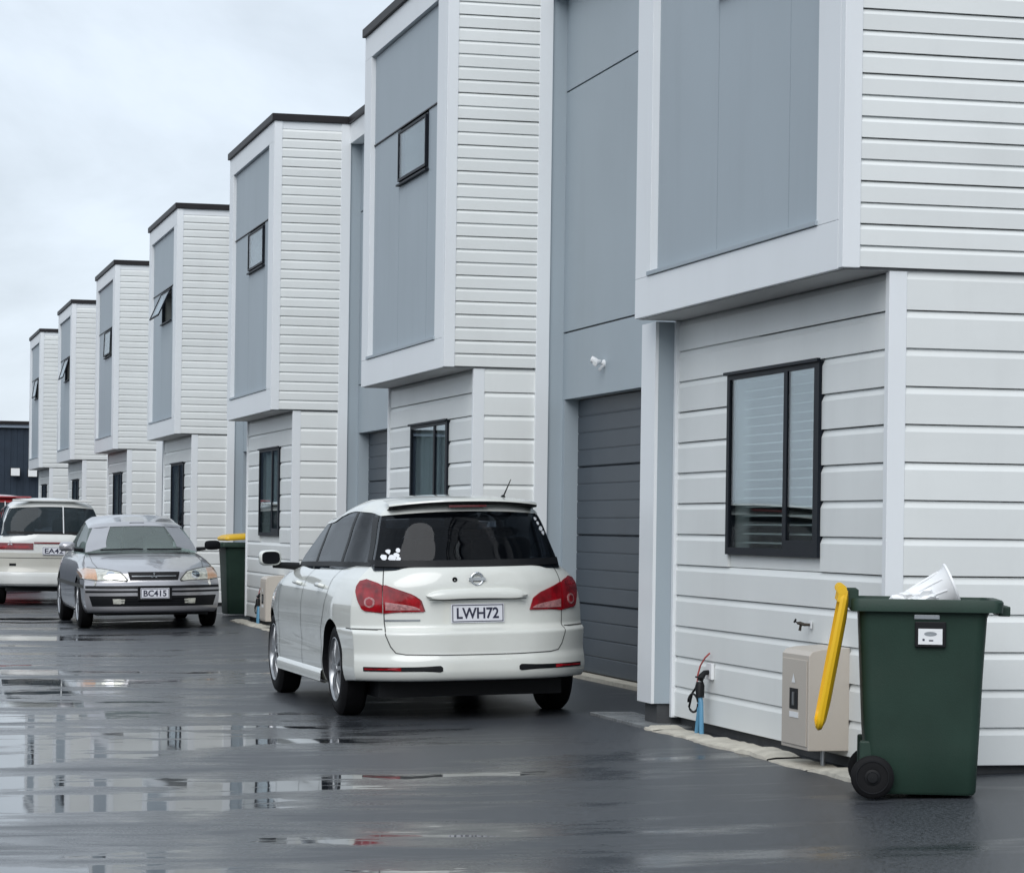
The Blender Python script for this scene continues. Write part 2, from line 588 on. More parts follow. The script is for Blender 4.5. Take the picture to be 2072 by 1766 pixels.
def board(parent, org, p, start, length, along_y=False):
    """start in unit coordinates (X, y, z) of the end of the board that comes first"""
    o = bpy.data.objects.new('weatherboard', board_mesh(p))
    COL.objects.link(o)
    o.parent = parent
    o.location = (start[0] - org[0], start[1] - org[1], start[2] - org[2] + random.uniform(-.0008, .0008))
    o.scale = (length, 1 + random.uniform(-.06, .06), 1)
    tilt = random.uniform(-.0012, .0012) / max(length, .5)
    o.rotation_euler = (0, -tilt, 0)
    if along_y:
        o.rotation_euler = (tilt, 0, R(-90))     # board runs towards -y, its face looks to -x
    return o


W_Y0, W_Y1, W_Z0, W_Z1 = 1.075, 2.64, 1.190, 2.230       # ground-floor window, relative to the near side


def make_unit(i, label, sash_open=0.0, end_wall=False, inside='dark'):
    org = (XB, 0.0, 0.06)
    u = empty('townhouse', (XB, YN0 + i * PITCH, 0.06))
    tag(u, label, 'townhouse', 'townhouses in a row along the driveway')

    def P(mb, name, m, parent=None, **k):
        return mb.build(name, M[m], parent or u, off=org, **k)

    xe = DEEP if end_wall else 5.736
    # --- ground floor walls (around the window), room, foundation
    mb = MB()
    x0, x1 = XB + 0.016, XB + 0.12
    mb.box(x0, x1, 0.02, W_Y0, 0.12, ZB - .01).box(x0, x1, W_Y1, BW, 0.12, ZB - .01)
    mb.box(x0, x1, W_Y0, W_Y1, 0.12, W_Z0).box(x0, x1, W_Y0, W_Y1, W_Z1, ZB - .01)
    mb.box(x1, DEEP, 0.02, 0.10, 0.12, ZB - .01).box(x1, DEEP, BW - .08, BW, 0.12, ZB - .01)
    P(mb, 'ground_floor_wall', 'white')
    mb = MB()
    mb.box(8.0, 8.1, 0.1, BW - .08, 0.12, ZB - .01).box(x1, 8.0, 0.1, BW - .08, 0.12, 0.2).box(x1, 8.0, 0.1, BW - .08, 2.55, ZB - .012)
    P(mb, 'room', 'room')
    mb = MB().box(XB + 0.05, DEEP, 0.06, BW - .01, -0.1, 0.119)
    P(mb, 'foundation', 'found')
    # --- weatherboards
    pl = (2.447 - 0.125) / 12
    for k in range(12):                      # near side, ground floor
        board(u, org, pl, (5.300, 0.019, 0.125 + k * pl), xe - 5.300)
    board(u, org, 0.196, (5.300, 0.019, 0.125 + 12 * pl), xe - 5.300)
    for k in range(13):                      # street front
        z = 0.125 + k * pl
        h = pl if k < 12 else 0.196
        if z + h > W_Z0 + 0.02 and z < W_Z1 - 0.03:
            board(u, org, h, (XB + 0.015, W_Y0 - 0.03, z), W_Y0 - 0.03 - 0.055, True)
            board(u, org, h, (XB + 0.015, BW - 0.04, z), BW - 0.04 - W_Y1 - 0.03, True)
        else:
            board(u, org, h, (XB + 0.015, BW - 0.04, z), BW - 0.04 - 0.055, True)
    pu = 0.1092
    z = ZB + 0.012
    k = 0
    while z + pu < ZT - 0.02:                # near side of the bay
        board(u, org, pu, (5.035, 0.0, z), xe - 5.035)
        z += pu
        k += 1
    P(MB().box(5.035, xe, -.008, 0.0015, z - .001, ZT), 'top_trim', 'trim')
    # --- corner boards and trim
    P(MB().box(5.204, 5.30, 0.0, 0.055, 0.115, ZB - .005), 'corner_post', 'trim', bevel=0.003)
    P(MB().box(5.206, XB + .02, BW - .04, BW + 0.004, 0.115, ZB - .005), 'corner_post', 'trim', bevel=0.003)
    P(MB().box(XA + .001, 5.035, -0.022, 0.045, ZB + .004, ZT), 'corner_board', 'trim', bevel=0.003)
    if not end_wall:
        P(MB().box(5.736, XC, -0.022, 0.05, 0.11, ZT), 'corner_board', 'trim', bevel=0.003)
        P(MB().box(XC, XR + .02, 0.0, 0.05, 0.11, ZT - .23), 'return_panel', 'grey')
    # --- bay: core, frame, panels, soffit
    mb = MB()
    wy0, wy1, wz0, wz1 = 0.93, 2.20, 4.425, 4.915
    xp = XA + 0.055
    mb.box(xp + .02, DEEP, 0.002, wy0, ZB + .02, ZT).box(xp + .02, DEEP, wy1, BW - .002, ZB + .02, ZT)
    mb.box(xp + .02, DEEP, wy0, wy1, ZB + .02, wz0).box(xp + .02, DEEP, wy0, wy1, wz1, ZT).box(xp + .25, DEEP, wy0, wy1, wz0, wz1)
    P(mb, 'bay_wall', 'room')
    P(MB().box(XA, xp + .05, 0.046, BW, ZB, 2.895), 'fascia_board', 'trim', bevel=0.003)
    P(MB().box(XA, xp + .05, 0.046, BW, 5.79, ZT), 'fascia_board', 'trim', bevel=0.003)
    P(MB().box(XA, xp + .05, 0.046, 0.375, 2.896, 5.789), 'fascia_board', 'trim', bevel=0.003)
    P(MB().box(XA, xp + .05, BW - .335, BW, 2.896, 5.789), 'fascia_board', 'trim', bevel=0.003)
    P(MB().box(xp - .012, xp + .02, 0.376, BW - .336, 4.945, 5.788), 'panel', 'grey', bevel=0.003)
    mb = MB()
    ya, yb = 0.376, BW - .336
    mb.box(xp - .008, xp + .02, ya, wy0, 2.94, 4.932).box(xp - .008, xp + .02, wy1, yb, 2.94, 4.932)
    mb.box(xp - .008, xp + .02, wy0, wy1, 2.94, wz0)
    P(mb, 'panel', 'grey')
    for yj in (wy0 + .02, wy1 + .02):
        P(MB().box(xp - .0088, xp - .0075, yj, yj + .005, 2.95, wz0 - .02), 'sheet_joint', 'joint')
    P(MB().box(XA - .012, xp + .02, ya - .02, yb + .05, 2.898, 2.925), 'panel_sill', 'grey', bevel=0.003)
    P(MB().box(xp - .02, xp + .02, ya, yb, 4.933, 4.944), 'joint_flashing', 'cap')
    P(MB().box(XA + .03, DEEP, 0.03, BW - .001, ZB - .004, ZB + .019), 'soffit', 'soffit')
    # far side of the bay
    P(MB().box(XA + .05, DEEP, BW - .001, BW + .004, ZB + .01, ZT), 'bay_far_side', 'white')
    # --- bay window, top hung
    bwn = P(MB().box(xp - .016, xp + .03, wy0, wy0 + .022, wz0, wz1).box(xp - .016, xp + .03, wy1 - .022, wy1, wz0, wz1)
            .box(xp - .016, xp + .03, wy0 + .022, wy1 - .022, wz0, wz0 + .022).box(xp - .016, xp + .03, wy0 + .022, wy1 - .022, wz1 - .02, wz1)
            .box(xp - .045, xp, wy0 - .02, wy1 + .02, wz0 - .018, wz0 - .002), 'bay_window', 'frame')
    hin = (xp - .027, 0, wz1 - .014)
    a, c = wy0 + .02, wy1 - .02
    s_mb = MB().box(-.010, .010, a, a + .024, -.455, 0).box(-.010, .010, c - .024, c, -.455, 0)
    s_mb.box(-.010, .010, a + .024, c - .024, -.455, -.43).box(-.010, .010, a + .024, c - .024, -.022, 0)
    loc = (hin[0] - org[0], 0, hin[2] - org[2])
    so_ = s_mb.build('sash', M['frame'], bwn, loc=loc)
    pa_ = MB().box(-.003, .003, a + .02, c - .02, -.435, -.018).build('pane', M['pane'], bwn, loc=loc)
    for q in (so_, pa_):
        q.rotation_euler = (0, R(sash_open), 0)
    # --- parapet cap
    P(MB().box(XA - .03, DEEP, -.045, BW + .02, ZT + .002, ZT + .085), 'parapet_cap', 'cap', bevel=0.006)
    # --- garage part, beyond the bay
    g0, g1 = BW + .004, PITCH
    d0, d1, dz = BW + 0.62, PITCH - .066, 2.395
    P(MB().box(XC - .01, XR + .3, g0, g1 - .022, 5.79, ZT), 'roof_beam', 'trim', bevel=0.003)
    P(MB().box(XC - .04, DEEP, g0 + .017, g1 - .046, ZT + .003, ZT + .083), 'parapet_cap', 'cap', bevel=0.006)
    P(MB().box(XR, XR + .1, g0, g1 + .001, 5.0, 5.789), 'wall_panel', 'grey')
    P(MB().box(XR, XR + .1, g0, g1 + .001, 2.965, 4.985), 'wall_panel', 'grey')
    P(MB().box(XR, XR + .1, g0, g1 + .001, dz, 2.95), 'wall_panel', 'grey')
    P(MB().box(XR + .02, XR + .1, g0, g1, 4.985, 5.0).box(XR + .02, XR + .1, g0, g1, 2.95, 2.965), 'panel_joint', 'cap')
    P(MB().box(XR + .002, XD + .06, d1, g1 + .001, .08, dz), 'door_jamb', 'grey')
    P(MB().box(XR + .002, XD + .06, g0, d0, .08, dz), 'door_jamb', 'grey')
    P(MB().box(XR + .1, DEEP, g0, g1, dz, 6.0), 'garage_wall', 'room')
    P(MB().box(XD + .06, DEEP, g0, g1, .05, dz), 'garage_wall', 'room')
    P(MB().box(XR - .02, XD + .05, d0 + .002, d1 - .002, .06, .112), 'door_threshold', 'concrete')
    gd = P(MB().box(XD + .045, XD + .055, d0, d1, .113, dz - .002), 'garage_door', 'door')
    sec = (dz - .115) / 4
    for q in range(4):
        zb = .114 + q * sec
        rib = sec / 4
        pr = []
        for r_ in range(4):
            zz = zb + r_ * rib
            e = 0.004 if r_ == 0 else 0.0
            g_ = .013 if r_ == 0 else .006
            pr += [(g_, zz + e), (0.0, zz + e + .010), (0.0, zz + rib - .008), (0.006 if r_ < 3 else .013, zz + rib - .002)]
        v = [(XD + x, y, z_) for y in (d0 + .004, d1 - .004) for x, z_ in pr]
        n = len(pr)
        f = [(j, j + 1, n + j + 1, n + j) for j in range(n - 1)]
        v += [(XD + .04, y, z_) for y in (d0 + .004, d1 - .004) for z_ in (pr[0][1], pr[-1][1])]
        f += [(0, n, 2 * n + 2, 2 * n), (n - 1, 2 * n - 1, 2 * n + 3, 2 * n + 1)]
        P(MB().add(v, f), 'door_section', 'door', gd)
    # --- ground-floor window, two lights
    fx0, fx1 = XB - .022, XB + .022
    fr = .020
    gw = P(MB().box(fx0, fx1, W_Y0 - .03, W_Y0 + fr, W_Z0 - .022, W_Z1 + .012).box(fx0, fx1, W_Y1 - fr, W_Y1 + .03, W_Z0 - .022, W_Z1 + .012)
           .box(fx0, fx1, W_Y0 + fr, W_Y1 - fr, W_Z0 - .022, W_Z0 + fr).box(fx0, fx1, W_Y0 + fr, W_Y1 - fr, W_Z1 - fr, W_Z1 + .012)
           .box(fx0 - .02, fx0, W_Y0 - .05, W_Y1 + .05, W_Z1 + .008, W_Z1 + .026), 'window', 'frame')
    ym = 1.60
    P(MB().box(fx0 + .002, fx0 + .026, ym - .025, ym + .035, W_Z0 + fr, W_Z1 - fr).box(fx0 + .002, fx0 + .026, W_Y0 + fr, ym - .025, W_Z0 + fr, W_Z0 + fr + .05)
      .box(fx0 + .002, fx0 + .026, W_Y0 + fr, W_Y0 + fr + .035, W_Z0 + fr + .05, W_Z1 - fr), 'sash', 'frame', gw)
    P(MB().box(fx0 + .008, fx0 + .012, W_Y0 + fr + .035, ym - .025, W_Z0 + fr + .05, W_Z1 - fr), 'pane', 'pane', gw)
    P(MB().box(fx0 + .010, fx0 + .014, ym + .035, W_Y1 - fr, W_Z0 + fr, W_Z1 - fr), 'pane', 'pane', gw)
    if inside == 'blind':
        n = 19
        for q in range(n):
            zz = W_Z0 + .05 + (W_Z1 - W_Z0 - .09) * q / (n - 1)
            v = []
            for yy in (W_Y0 + .05, W_Y1 - .12):
                for x, dz_ in ((XB + .030, -0.004), (XB + .050, 0.005), (XB + .074, 0.006)):
                    v.append((x, yy, zz + dz_))
            P(MB().add(v, [(0, 1, 4, 3), (1, 2, 5, 4)]), 'blind_slat', 'blind', gw)
    elif inside == 'curtain':
        rows = []
        ny = 60
        for zz in (W_Z0 + .0, W_Z1 - .02):
            rows.append([(XB + .060 + .014 * math.sin(q * 1.3) + .006 * math.sin(q * .47), W_Y0 + .02 + (W_Y1 - W_Y0 - .04) * q / ny, zz) for q in range(ny + 1)])
        P(MB().grid(rows), 'curtain', 'curtain', gw, smooth=True, angle=80)
    elif inside == 'half':
        rows = []
        for zz in (W_Z0 + .38, W_Z1 - .02):
            rows.append([(XB + .060 + .014 * math.sin(q * 1.3), W_Y0 + .02 + (W_Y1 - W_Y0 - .04) * q / 50, zz) for q in range(51)])
        P(MB().grid(rows), 'roller_blind', 'curtain', gw, smooth=True, angle=80)
    # --- pale concrete edging along the wall foot, broken pieces
    rnd = random.Random(20 + i)
    y = -0.45 if end_wall else -0.02
    while y < BW - 0.25:
        ln = rnd.uniform(0.45, 1.05)
        y2 = min(y + ln, BW - 0.1)
        rows = []
        n = max(4, int((y2 - y) / 0.08))
        xin, hgt = 5.20 + rnd.uniform(-.01, .03), rnd.uniform(.012, .035)
        for q in range(n + 1):
            yy = y + (y2 - y) * q / n
            xo = 4.985 + 0.012 * math.sin(yy * 5 + i) + rnd.uniform(-.012, .012)
            zg = 0.03 * (xo - 3.3)
            e = 0.35 if q in (0, n) else 1.0
            h = hgt * e * rnd.uniform(.7, 1.15)
            rows.append([(xo, yy, zg - .03), (xo + .012, yy, zg + h * .7), (xo + .06, yy, zg + h + .004),
                         (xin - .04, yy, zg + h * .9 + .008), (xin, yy, zg + h * .3), (xin + .005, yy, zg - .03)])
        P(MB().grid(rows), 'edging_stone', 'concrete', smooth=True, angle=50)
        y = y2 + rnd.uniform(.004, .05)
    return u


make_unit(0, 'nearest townhouse, venetian blinds in its ground window, behind the open green bin', 0, True, 'blind')
make_unit(1, 'townhouse right behind the white station wagon, second from the camera', 0, False, 'curtain')
make_unit(2, 'third townhouse from the camera, its ground window left of the wagon mirror', 0, False, 'half')
make_unit(3, 'fourth townhouse from the camera with its upper window propped wide open', 24, False, 'dark')
make_unit(4, 'fifth townhouse from the camera, upper window shut, above the silver sedan roof', 2, False, 'dark')
make_unit(5, 'sixth townhouse, second last of the row, upper window ajar, above the white van', 17, False, 'dark')
make_unit(6, 'farthest townhouse at the left end of the row beside the navy shed', 9, False, 'dark')

# nib wall between the nearest house and its garage
nb_ = empty('nib_wall', (5.16, YN0 + BW + .16, .06))
tag(nb_, 'narrow grey nib wall with white corner board between nearest house and garage door', 'wall')
off = (5.16, YN0 + BW + .16, .06)
y_ = YN0 + BW + .005
MB().box(5.105, 5.33, y_, y_ + .30, .20, ZB - .01).build('wall_panel', M['grey'], nb_, off=off)
MB().box(5.083, 5.104, y_ - .002, y_ + .315, .20, ZB - .01).build('corner_board', M['trim'], nb_, off=off)
MB().box(5.13, 5.32, y_ + .02, y_ + .29, .03, .20).build('plinth', M['found'], nb_, off=off)
pad = MB().box(4.99, 5.30, YN0 + BW - .25, YN0 + BW + 1.15, 0.0, 0.072).build('concrete_pad', M['wetconc'], bevel=.006)
tag(pad, 'flat wet concrete pad at the foot of the grey nib wall', 'concrete pad')


# ------------------------------------------------------------------ things on the walls
def security_light(loc):
    t = empty('security_light', loc)
    t.scale = (.6,) * 3
    tag(t, 'white twin security light on grey wall above the garage door', 'security light')
    MB().lathe([(0, 0.001), (0, .055), (-.02, .055), (-.03, .04), (-.03, .001)], 20, 'x').build('base_plate', M['whiteplastic'], t, True)
    MB().tube([(-.03, 0, 0), (-.06, 0.01, .01), (-.075, .03, .02)], .013).tube([(-.03, 0, 0), (-.06, -.01, .01), (-.08, -.03, .02)], .013).build('arm', M['whiteplastic'], t, True)
    for s in (-1, 1):
        d = Vector((-.75, .35 * s, .25 if s > 0 else -.25)).normalized()
        p0 = Vector((-.07, .04 * s, .03))
        MB().tube([p0, p0 + d * .03, p0 + d * .08, p0 + d * .10], [.022, .032, .046, .048], 16).build('lamp_head', M['whiteplastic'], t, True)
        MB().tube([p0 + d * .101, p0 + d * .106], [.042, .036], 16).build('lens', M['lampglass'], t, True)
    MB().tube([(-.03, 0, -.03), (-.06, 0, -.07), (-.075, 0, -.09)], [.018, .026, .02], 12).build('sensor', M['whiteplastic'], t, True)


security_light((XR, 21.72, 2.63))


def meter_box(y0, label):
    x0, x1, z0, z1 = 5.0, XB - .002, 0.155, 0.69
    t = empty('meter_box', (x1, y0 + .21, z0))
    tag(t, label, 'meter box', 'meter boxes on the house fronts')
    off = (x1, y0 + .21, z0)
    # body with sloping rounded top
    pr = [(x1, z0), (x0, z0), (x0, z1 - .035), (x0 + .02, z1 - .012), (x0 + .07, z1), (x1, z1 + .01)]
    v = [(x, y, z) for y in (y0, y0 + .43) for x, z in pr]
    n = len(pr)
    f = [tuple(range(n)), tuple(range(2 * n - 1, n - 1, -1))] + [(k, (k + 1) % n, n + (k + 1) % n, n + k) for k in range(n)]
    MB().add(v, f).build('cabinet', M['cream'], t, off=off, bevel=.004)
    MB().box(x0 - .006, x0 - .0005, y0 + .02, y0 + .41, z0 + .02, z1 - .06).build('cabinet_door', M['cream'], t, off=off, bevel=.002)
    MB().box(x0 - .009, x0 - .0065, y0 + .15, y0 + .28, z0 + .21, z0 + .32).build('latch_recess', M['black'], t, off=off)
    MB().box(x0 - .018, x0 - .0095, y0 + .20, y0 + .215, z0 + .23, z0 + .30).build('latch', M['galv'], t, off=off)
    MB().box(x0 - .009, x0 - .0065, y0 + .14, y0 + .28, z0 + .165, z0 + .195).build('label_strip', M['whiteplastic'], t, off=off)
    MB().add([(x0 - .0085, y0 + .19, z0 + .35), (x0 - .0085, y0 + .25, z0 + .35), (x0 - .0085, y0 + .22, z0 + .40)], [(0, 1, 2)]).build('warning_triangle', M['whiteplastic'], t, off=off)
    MB().tube([(x0 + .12, y0 + .1, z0), (x0 + .12, y0 + .1, z0 - .12)], .013).build('conduit', M['galv'], t, True, off=off)


meter_box(14.03, 'cream steel meter box on the white wall under the blinds, left of green bin')
meter_box(14.03 + 2 * PITCH, 'small cream meter box low on the third house, beyond the wagon mirror')


def garden_tap(x, y, z, label):
    t = empty('garden_tap', (x, y, z))
    t.scale = (.6,) * 3
    tag(t, label, 'tap')
    MB().box(-.006, 0, -.04, .04, -.035, .035).build('wall_plate', M['whiteplastic'], t, bevel=.002)
    MB().tube([(-.005, 0, 0), (-.05, .02, 0), (-.085, .05, .012), (-.10, .07, .012)], [.013, .015, .017, .012]).tube(
        [(-.075, .045, .005), (-.08, .05, -.03), (-.082, .055, -.055)], [.013, .012, .014]).build('tap_body', M['brass'], t, True)
    MB().tube([(-.10, .07, .012), (-.115, .095, .03)], .006).tube([(-.115, .075, .045), (-.115, .115, .02)], .009).build('tap_handle', M['black'], t, True)


garden_tap(5.215, 14.62, .80, 'small dark garden tap on the white wall above the cream meter box')


def water_connection(y, label):
    t = empty('water_connection', (5.15, y, .06))
    tag(t, label, 'pipework', 'water connections at the wall foot')
    MB().tube([(.0, -.06, -.06), (0, -.045, .04), (0.002, -.02, .20), (.0, -.01, .235)], .015, 10).tube(
        [(.0, .06, -.06), (.0, .045, .03), (.0, .01, .14), (.0, .0, .2)], .014, 10).build('blue_pipe', M['blue'], t, True)
    MB().tube([(0, -.01, .23), (0, 0, .30), (.0, .0, .325)], [.026, .03, .022]).tube([(0, 0, .33), (.01, 0, .36), (.03, .0, .38), (.06, 0, .385)], [.02, .02, .017, .014]).build(
        'valve', M['black'], t, True)
    MB().box(-.016, .016, -.05, .05, .348, .358).build('valve_handle', M['black'], t, bevel=.002)
    MB().box(.055, .075, -.05, .05, .34, .44).build('wall_plate', M['whiteplastic'], t, bevel=.003)
    MB().tube([(-.01, .10 + .10 * math.cos(q), .19 + .055 * math.sin(q)) for q in [math.pi * 2 * k / 22 for k in range(21)]] + [(-.01, .12, .25), (0, .05, .30)], .007, 8).build('hose_loop', M['black'], t, True)
    MB().tube([(.06, .0, .50), (.04, .03, .47), (.03, .09, .42), (.02, .11, .36), (0.0, .06, .31), (0, .01, .30)], .0055, 6).build('wire', M['red'], t, True)


water_connection(16.42, 'tangled blue pipe, valve and wires at the foot of nearest house wall')
water_connection(16.42 + 2 * PITCH - .75, 'small dark pipes at the wall foot of the third house, left of wagon front wheel')


# ------------------------------------------------------------------ bins
def wheelie_bin(loc, rz, label, lid_open, contents=False):
    """handle and hinge on the local -x side, wheels at -x; width along y"""
    t = empty('wheelie_bin', loc, rz)
    tag(t, label, 'bin', 'wheeled rubbish bins')
    H = 0.93

    def ring(z, x0, x1, w, r=.05, n=5, inset=0.0):
        x0, x1, w, r = x0 + inset, x1 - inset, w - inset, max(.01, r - inset)
        pts = []
        for (cx, cy, a0) in ((x1 - r, w - r, 0), (x0 + r, w - r, 90), (x0 + r, -w + r, 180), (x1 - r, -w + r, 270)):
            for k in range(n + 1):
                q = R(a0 + 90 * k / n)
                pts.append((cx + r * math.cos(q), cy + r * math.sin(q), z))
        return pts
    rows = [ring(.02, -.235, .255, .215, .04), ring(.035, -.25, .265, .225, .045), ring(.25, -.262, .275, .235), ring(.33, -.268, .279, .24),
            ring(.60, -.28, .290, .258), ring(.86, -.292, .305, .275), ring(.90, -.298, .322, .282), ring(.915, -.315, .345, .29)]
    inner = [ring(.915, -.315, .345, .29, inset=.045), ring(.6, -.285, .297, .258, inset=.03), ring(.06, -.2, .245, .2, inset=.02)]
    mb = MB().grid(rows + inner, True)
    n = len(rows[0])
    mb.f.append(tuple(range(n)))
    m_ = (len(rows) + len(inner) - 1) * n
    mb.f.append(tuple(m_ + k for k in range(n)))
    mb.build('body', M['bin_green'], t, True, angle=40)
    rim = [ring(.885, -.325, .350, .298), ring(.886, -.335, .375, .312), ring(.935, -.335, .378, .314), ring(.945, -.33, .37, .308), ring(.945, -.30, .335, .275), ring(.915, -.295, .33, .27)]
    MB().grid(rim, True).build('rim', M['bin_green'], t, True, angle=40)
    MB().box(.36, .415, -.2, .2, .868, .915).build('front_grip', M['bin_green'], t, bevel=.006)
    # handle bar and hinge at the back
    hb = MB().tube([(-.375, -.26, .985), (-.375, .26, .985)], .016, 12)
    for s in (-.24, -.08, .08, .24):
        hb.box(-.375, -.30, s - .012, s + .012, .90, .985)
    hb.build('handle', M['bin_green'], t, bevel=0)
    MB().tube([(-.225, -.25, .103), (-.225, .25, .103)], .011, 10).build('axle', M['galv'], t, True)
    for s in (-1, 1):
        c = (-.225, s * .268, .102)
        w = MB().lathe([(-.024, .04), (-.026, .074), (-.022, .092), (-.012, .102), (.012, .102), (.022, .092), (.026, .074), (.024, .04)], 36, 'y', c).build('wheel', M['rubber'], t, True)
        MB().lathe([(s * .008, .076), (s * .012, .064), (s * .02, .04), (s * .022, .026), (s * .035, .024), (s * .036, .001)], 28, 'y', c).build('hub', M['black'], w, True)
        MB().lathe([(s * .0265, .080), (s * .029, .078), (s * .029, .074), (s * .0265, .072)], 36, 'y', c).build('rim_line', M['black'], w, True)
        MB().box(-.285, -.21, s * .19, s * .228, .08, .27).build('wheel_bracket', M['bin_green'], t, bevel=.01)
    # lid: shallow moulded tray hinged on the handle bar
    def lid_ring(z, x0, x1, w, r=.05):
        return ring(z, x0, x1, w, r)
    rows = [lid_ring(0.0, .0, .665, .30), lid_ring(.014, -.005, .677, .306), lid_ring(.030, .0, .67, .30), lid_ring(.044, .05, .63, .265), lid_ring(.05, .12, .56, .21)]
    ins = [lid_ring(.044, .13, .55, .20), lid_ring(.038, .06, .62, .255), lid_ring(.024, .012, .662, .292), lid_ring(0.0, .008, .658, .293)]
    lid = MB().grid(rows, True)
    k0 = len(rows[0])
    m_ = (len(rows) - 1) * k0
    lid.f.append(tuple(m_ + k for k in range(k0)))
    n2 = len(lid.v)
    lid.grid(ins, True)
    lid.f.append(tuple(n2 + k for k in range(k0)))
    lid.grid([rows[0], ins[-1]], True)
    lo = lid.build('lid', M['yellow'], t, True, angle=40, loc=(-.38, 0, .985))
    lo.rotation_euler = (0, R(-2), 0)
    for s in (-.27, 0.0, .27):
        hg = MB().lathe([(s - .03, .001), (s - .03, .024), (s + .03, .024), (s + .03, .001)], 16, 'y', (0, 0, 0))
        hg.box(0.01, .06, s - .029, s + .029, -.012, .028)
        hg.build('hinge', M['yellow'], lo, True, angle=40)
    lo.rotation_euler = (0, R(-2 if not lid_open else -260), 0)
    if contents:
        # sticker on the side and lifting-comb mark
        yy = -.2765
        dx_, dz_ = -.075, .065
        MB().box(.04 + dx_, .185 + dx_, yy - .012, yy + .02, .655 + dz_, .775 + dz_).build('sticker_shadow', M['black'], t, bevel=.004)  # black block paints the dark shadow around the sticker
        st = MB().box(.055 + dx_, .168 + dx_, yy - .0145, yy - .0125, .668 + dz_, .742 + dz_).build('sticker', M['whiteplastic'], t, bevel=.001)
        MB().lathe([(-.0005, .001), (-.0008, .012), (-.0008, .03), (0, .03)], 20, 'y', (0, 0, 0)).build('sticker_print', M['galv'], st, loc=(.112 + dx_, yy - .0147, .718 + dz_)).scale = (1, 1, .35)
        MB().box(.075 + dx_, .085 + dx_, yy - .0155, yy - .0148, .685 + dz_, .695 + dz_).box(.105 + dx_, .125 + dx_, yy - .0155, yy - .0148, .684 + dz_, .690 + dz_).build('sticker_print', M['plateink'], st)
        MB().box(.035 + dx_, .155 + dx_, yy - .006, yy + .02, .785 + dz_, .808 + dz_).build('stamp', M['galv'], t, bevel=.004)
    return t


BX, BY = 5.085, 12.70
wheelie_bin((BX, BY, 0.03 * (BX - 3.3)), R(-19), 'open green bin with yellow lid hanging behind it by nearest house corner', True, True)
far_bin = wheelie_bin((5.46, 38.15, 0.065), R(183), 'far green bin with closed yellow lid past the third house, beside silver sedan', False)
far_bin.scale = (1.05,) * 3
for c_ in far_bin.children:
    if c_.name.startswith('lid'):
        c_.scale = (1.04, 1.04, 1.5)
        c_.rotation_euler = (0, R(4), 0)
        c_.location.z += .03


def trash():
    # white plastic tub, tilted, with loose wrapping next to it
    t = empty('plastic_tub', (5.235, 12.74, .975))
    t.scale = (1.2,) * 3
    tag(t, 'white ribbed plastic tub with wide rim poking out of the open green bin', 'plastic tub')
    prof = [(-.20, .001), (-.20, .045), (-.10, .062), (0.0, .085), (.008, .10), (.016, .10), (.018, .085), (.004, .078), (-.19, .05)]
    o = MB().lathe(prof, 30, 'x').build('tub', M['whiteplastic'], t, True, angle=50)
    o2 = MB()
    for k in range(10):
        q = 2 * math.pi * k / 10
        o2.tube([(-.17, .052 * math.cos(q), .052 * math.sin(q)), (-.02, .081 * math.cos(q), .081 * math.sin(q))], .003, 6)
    o2 = o2.build('rib', M['whiteplastic'], t, True)
    for q in (o, o2):
        q.rotation_euler = (0, R(-22), R(-16))
        q.location = (.015, 0, .06)
    rnd = random.Random(9)
    b = bmesh.new()
    bmesh.ops.create_icosphere(b, subdivisions=4, radius=1)
    from mathutils import noise
    for v in b.verts:
        n = noise.fractal(v.co * 1.7 + Vector((3, 1, 7)), .8, 2.0, 4)
        r = .07 * (1 + .55 * n + .25 * abs(noise.noise(v.co * 5)))
        v.co = Vector((v.co.x * r * 1.75, v.co.y * r * 1.3, v.co.z * r * .75))
    me = bpy.data.meshes.new('plastic_bag')
    b.to_mesh(me)
    b.free()
    pb = link('plastic_bag', me, M['whiteplastic'], None, True, 25, (5.08, 12.72, .965))
    tag(pb, 'crumpled white plastic wrapping lying in the open green bin beside the tub', 'plastic bag')


trash()


# ------------------------------------------------------------------ cars
def sgnpow(a, e):
    return abs(a) ** e


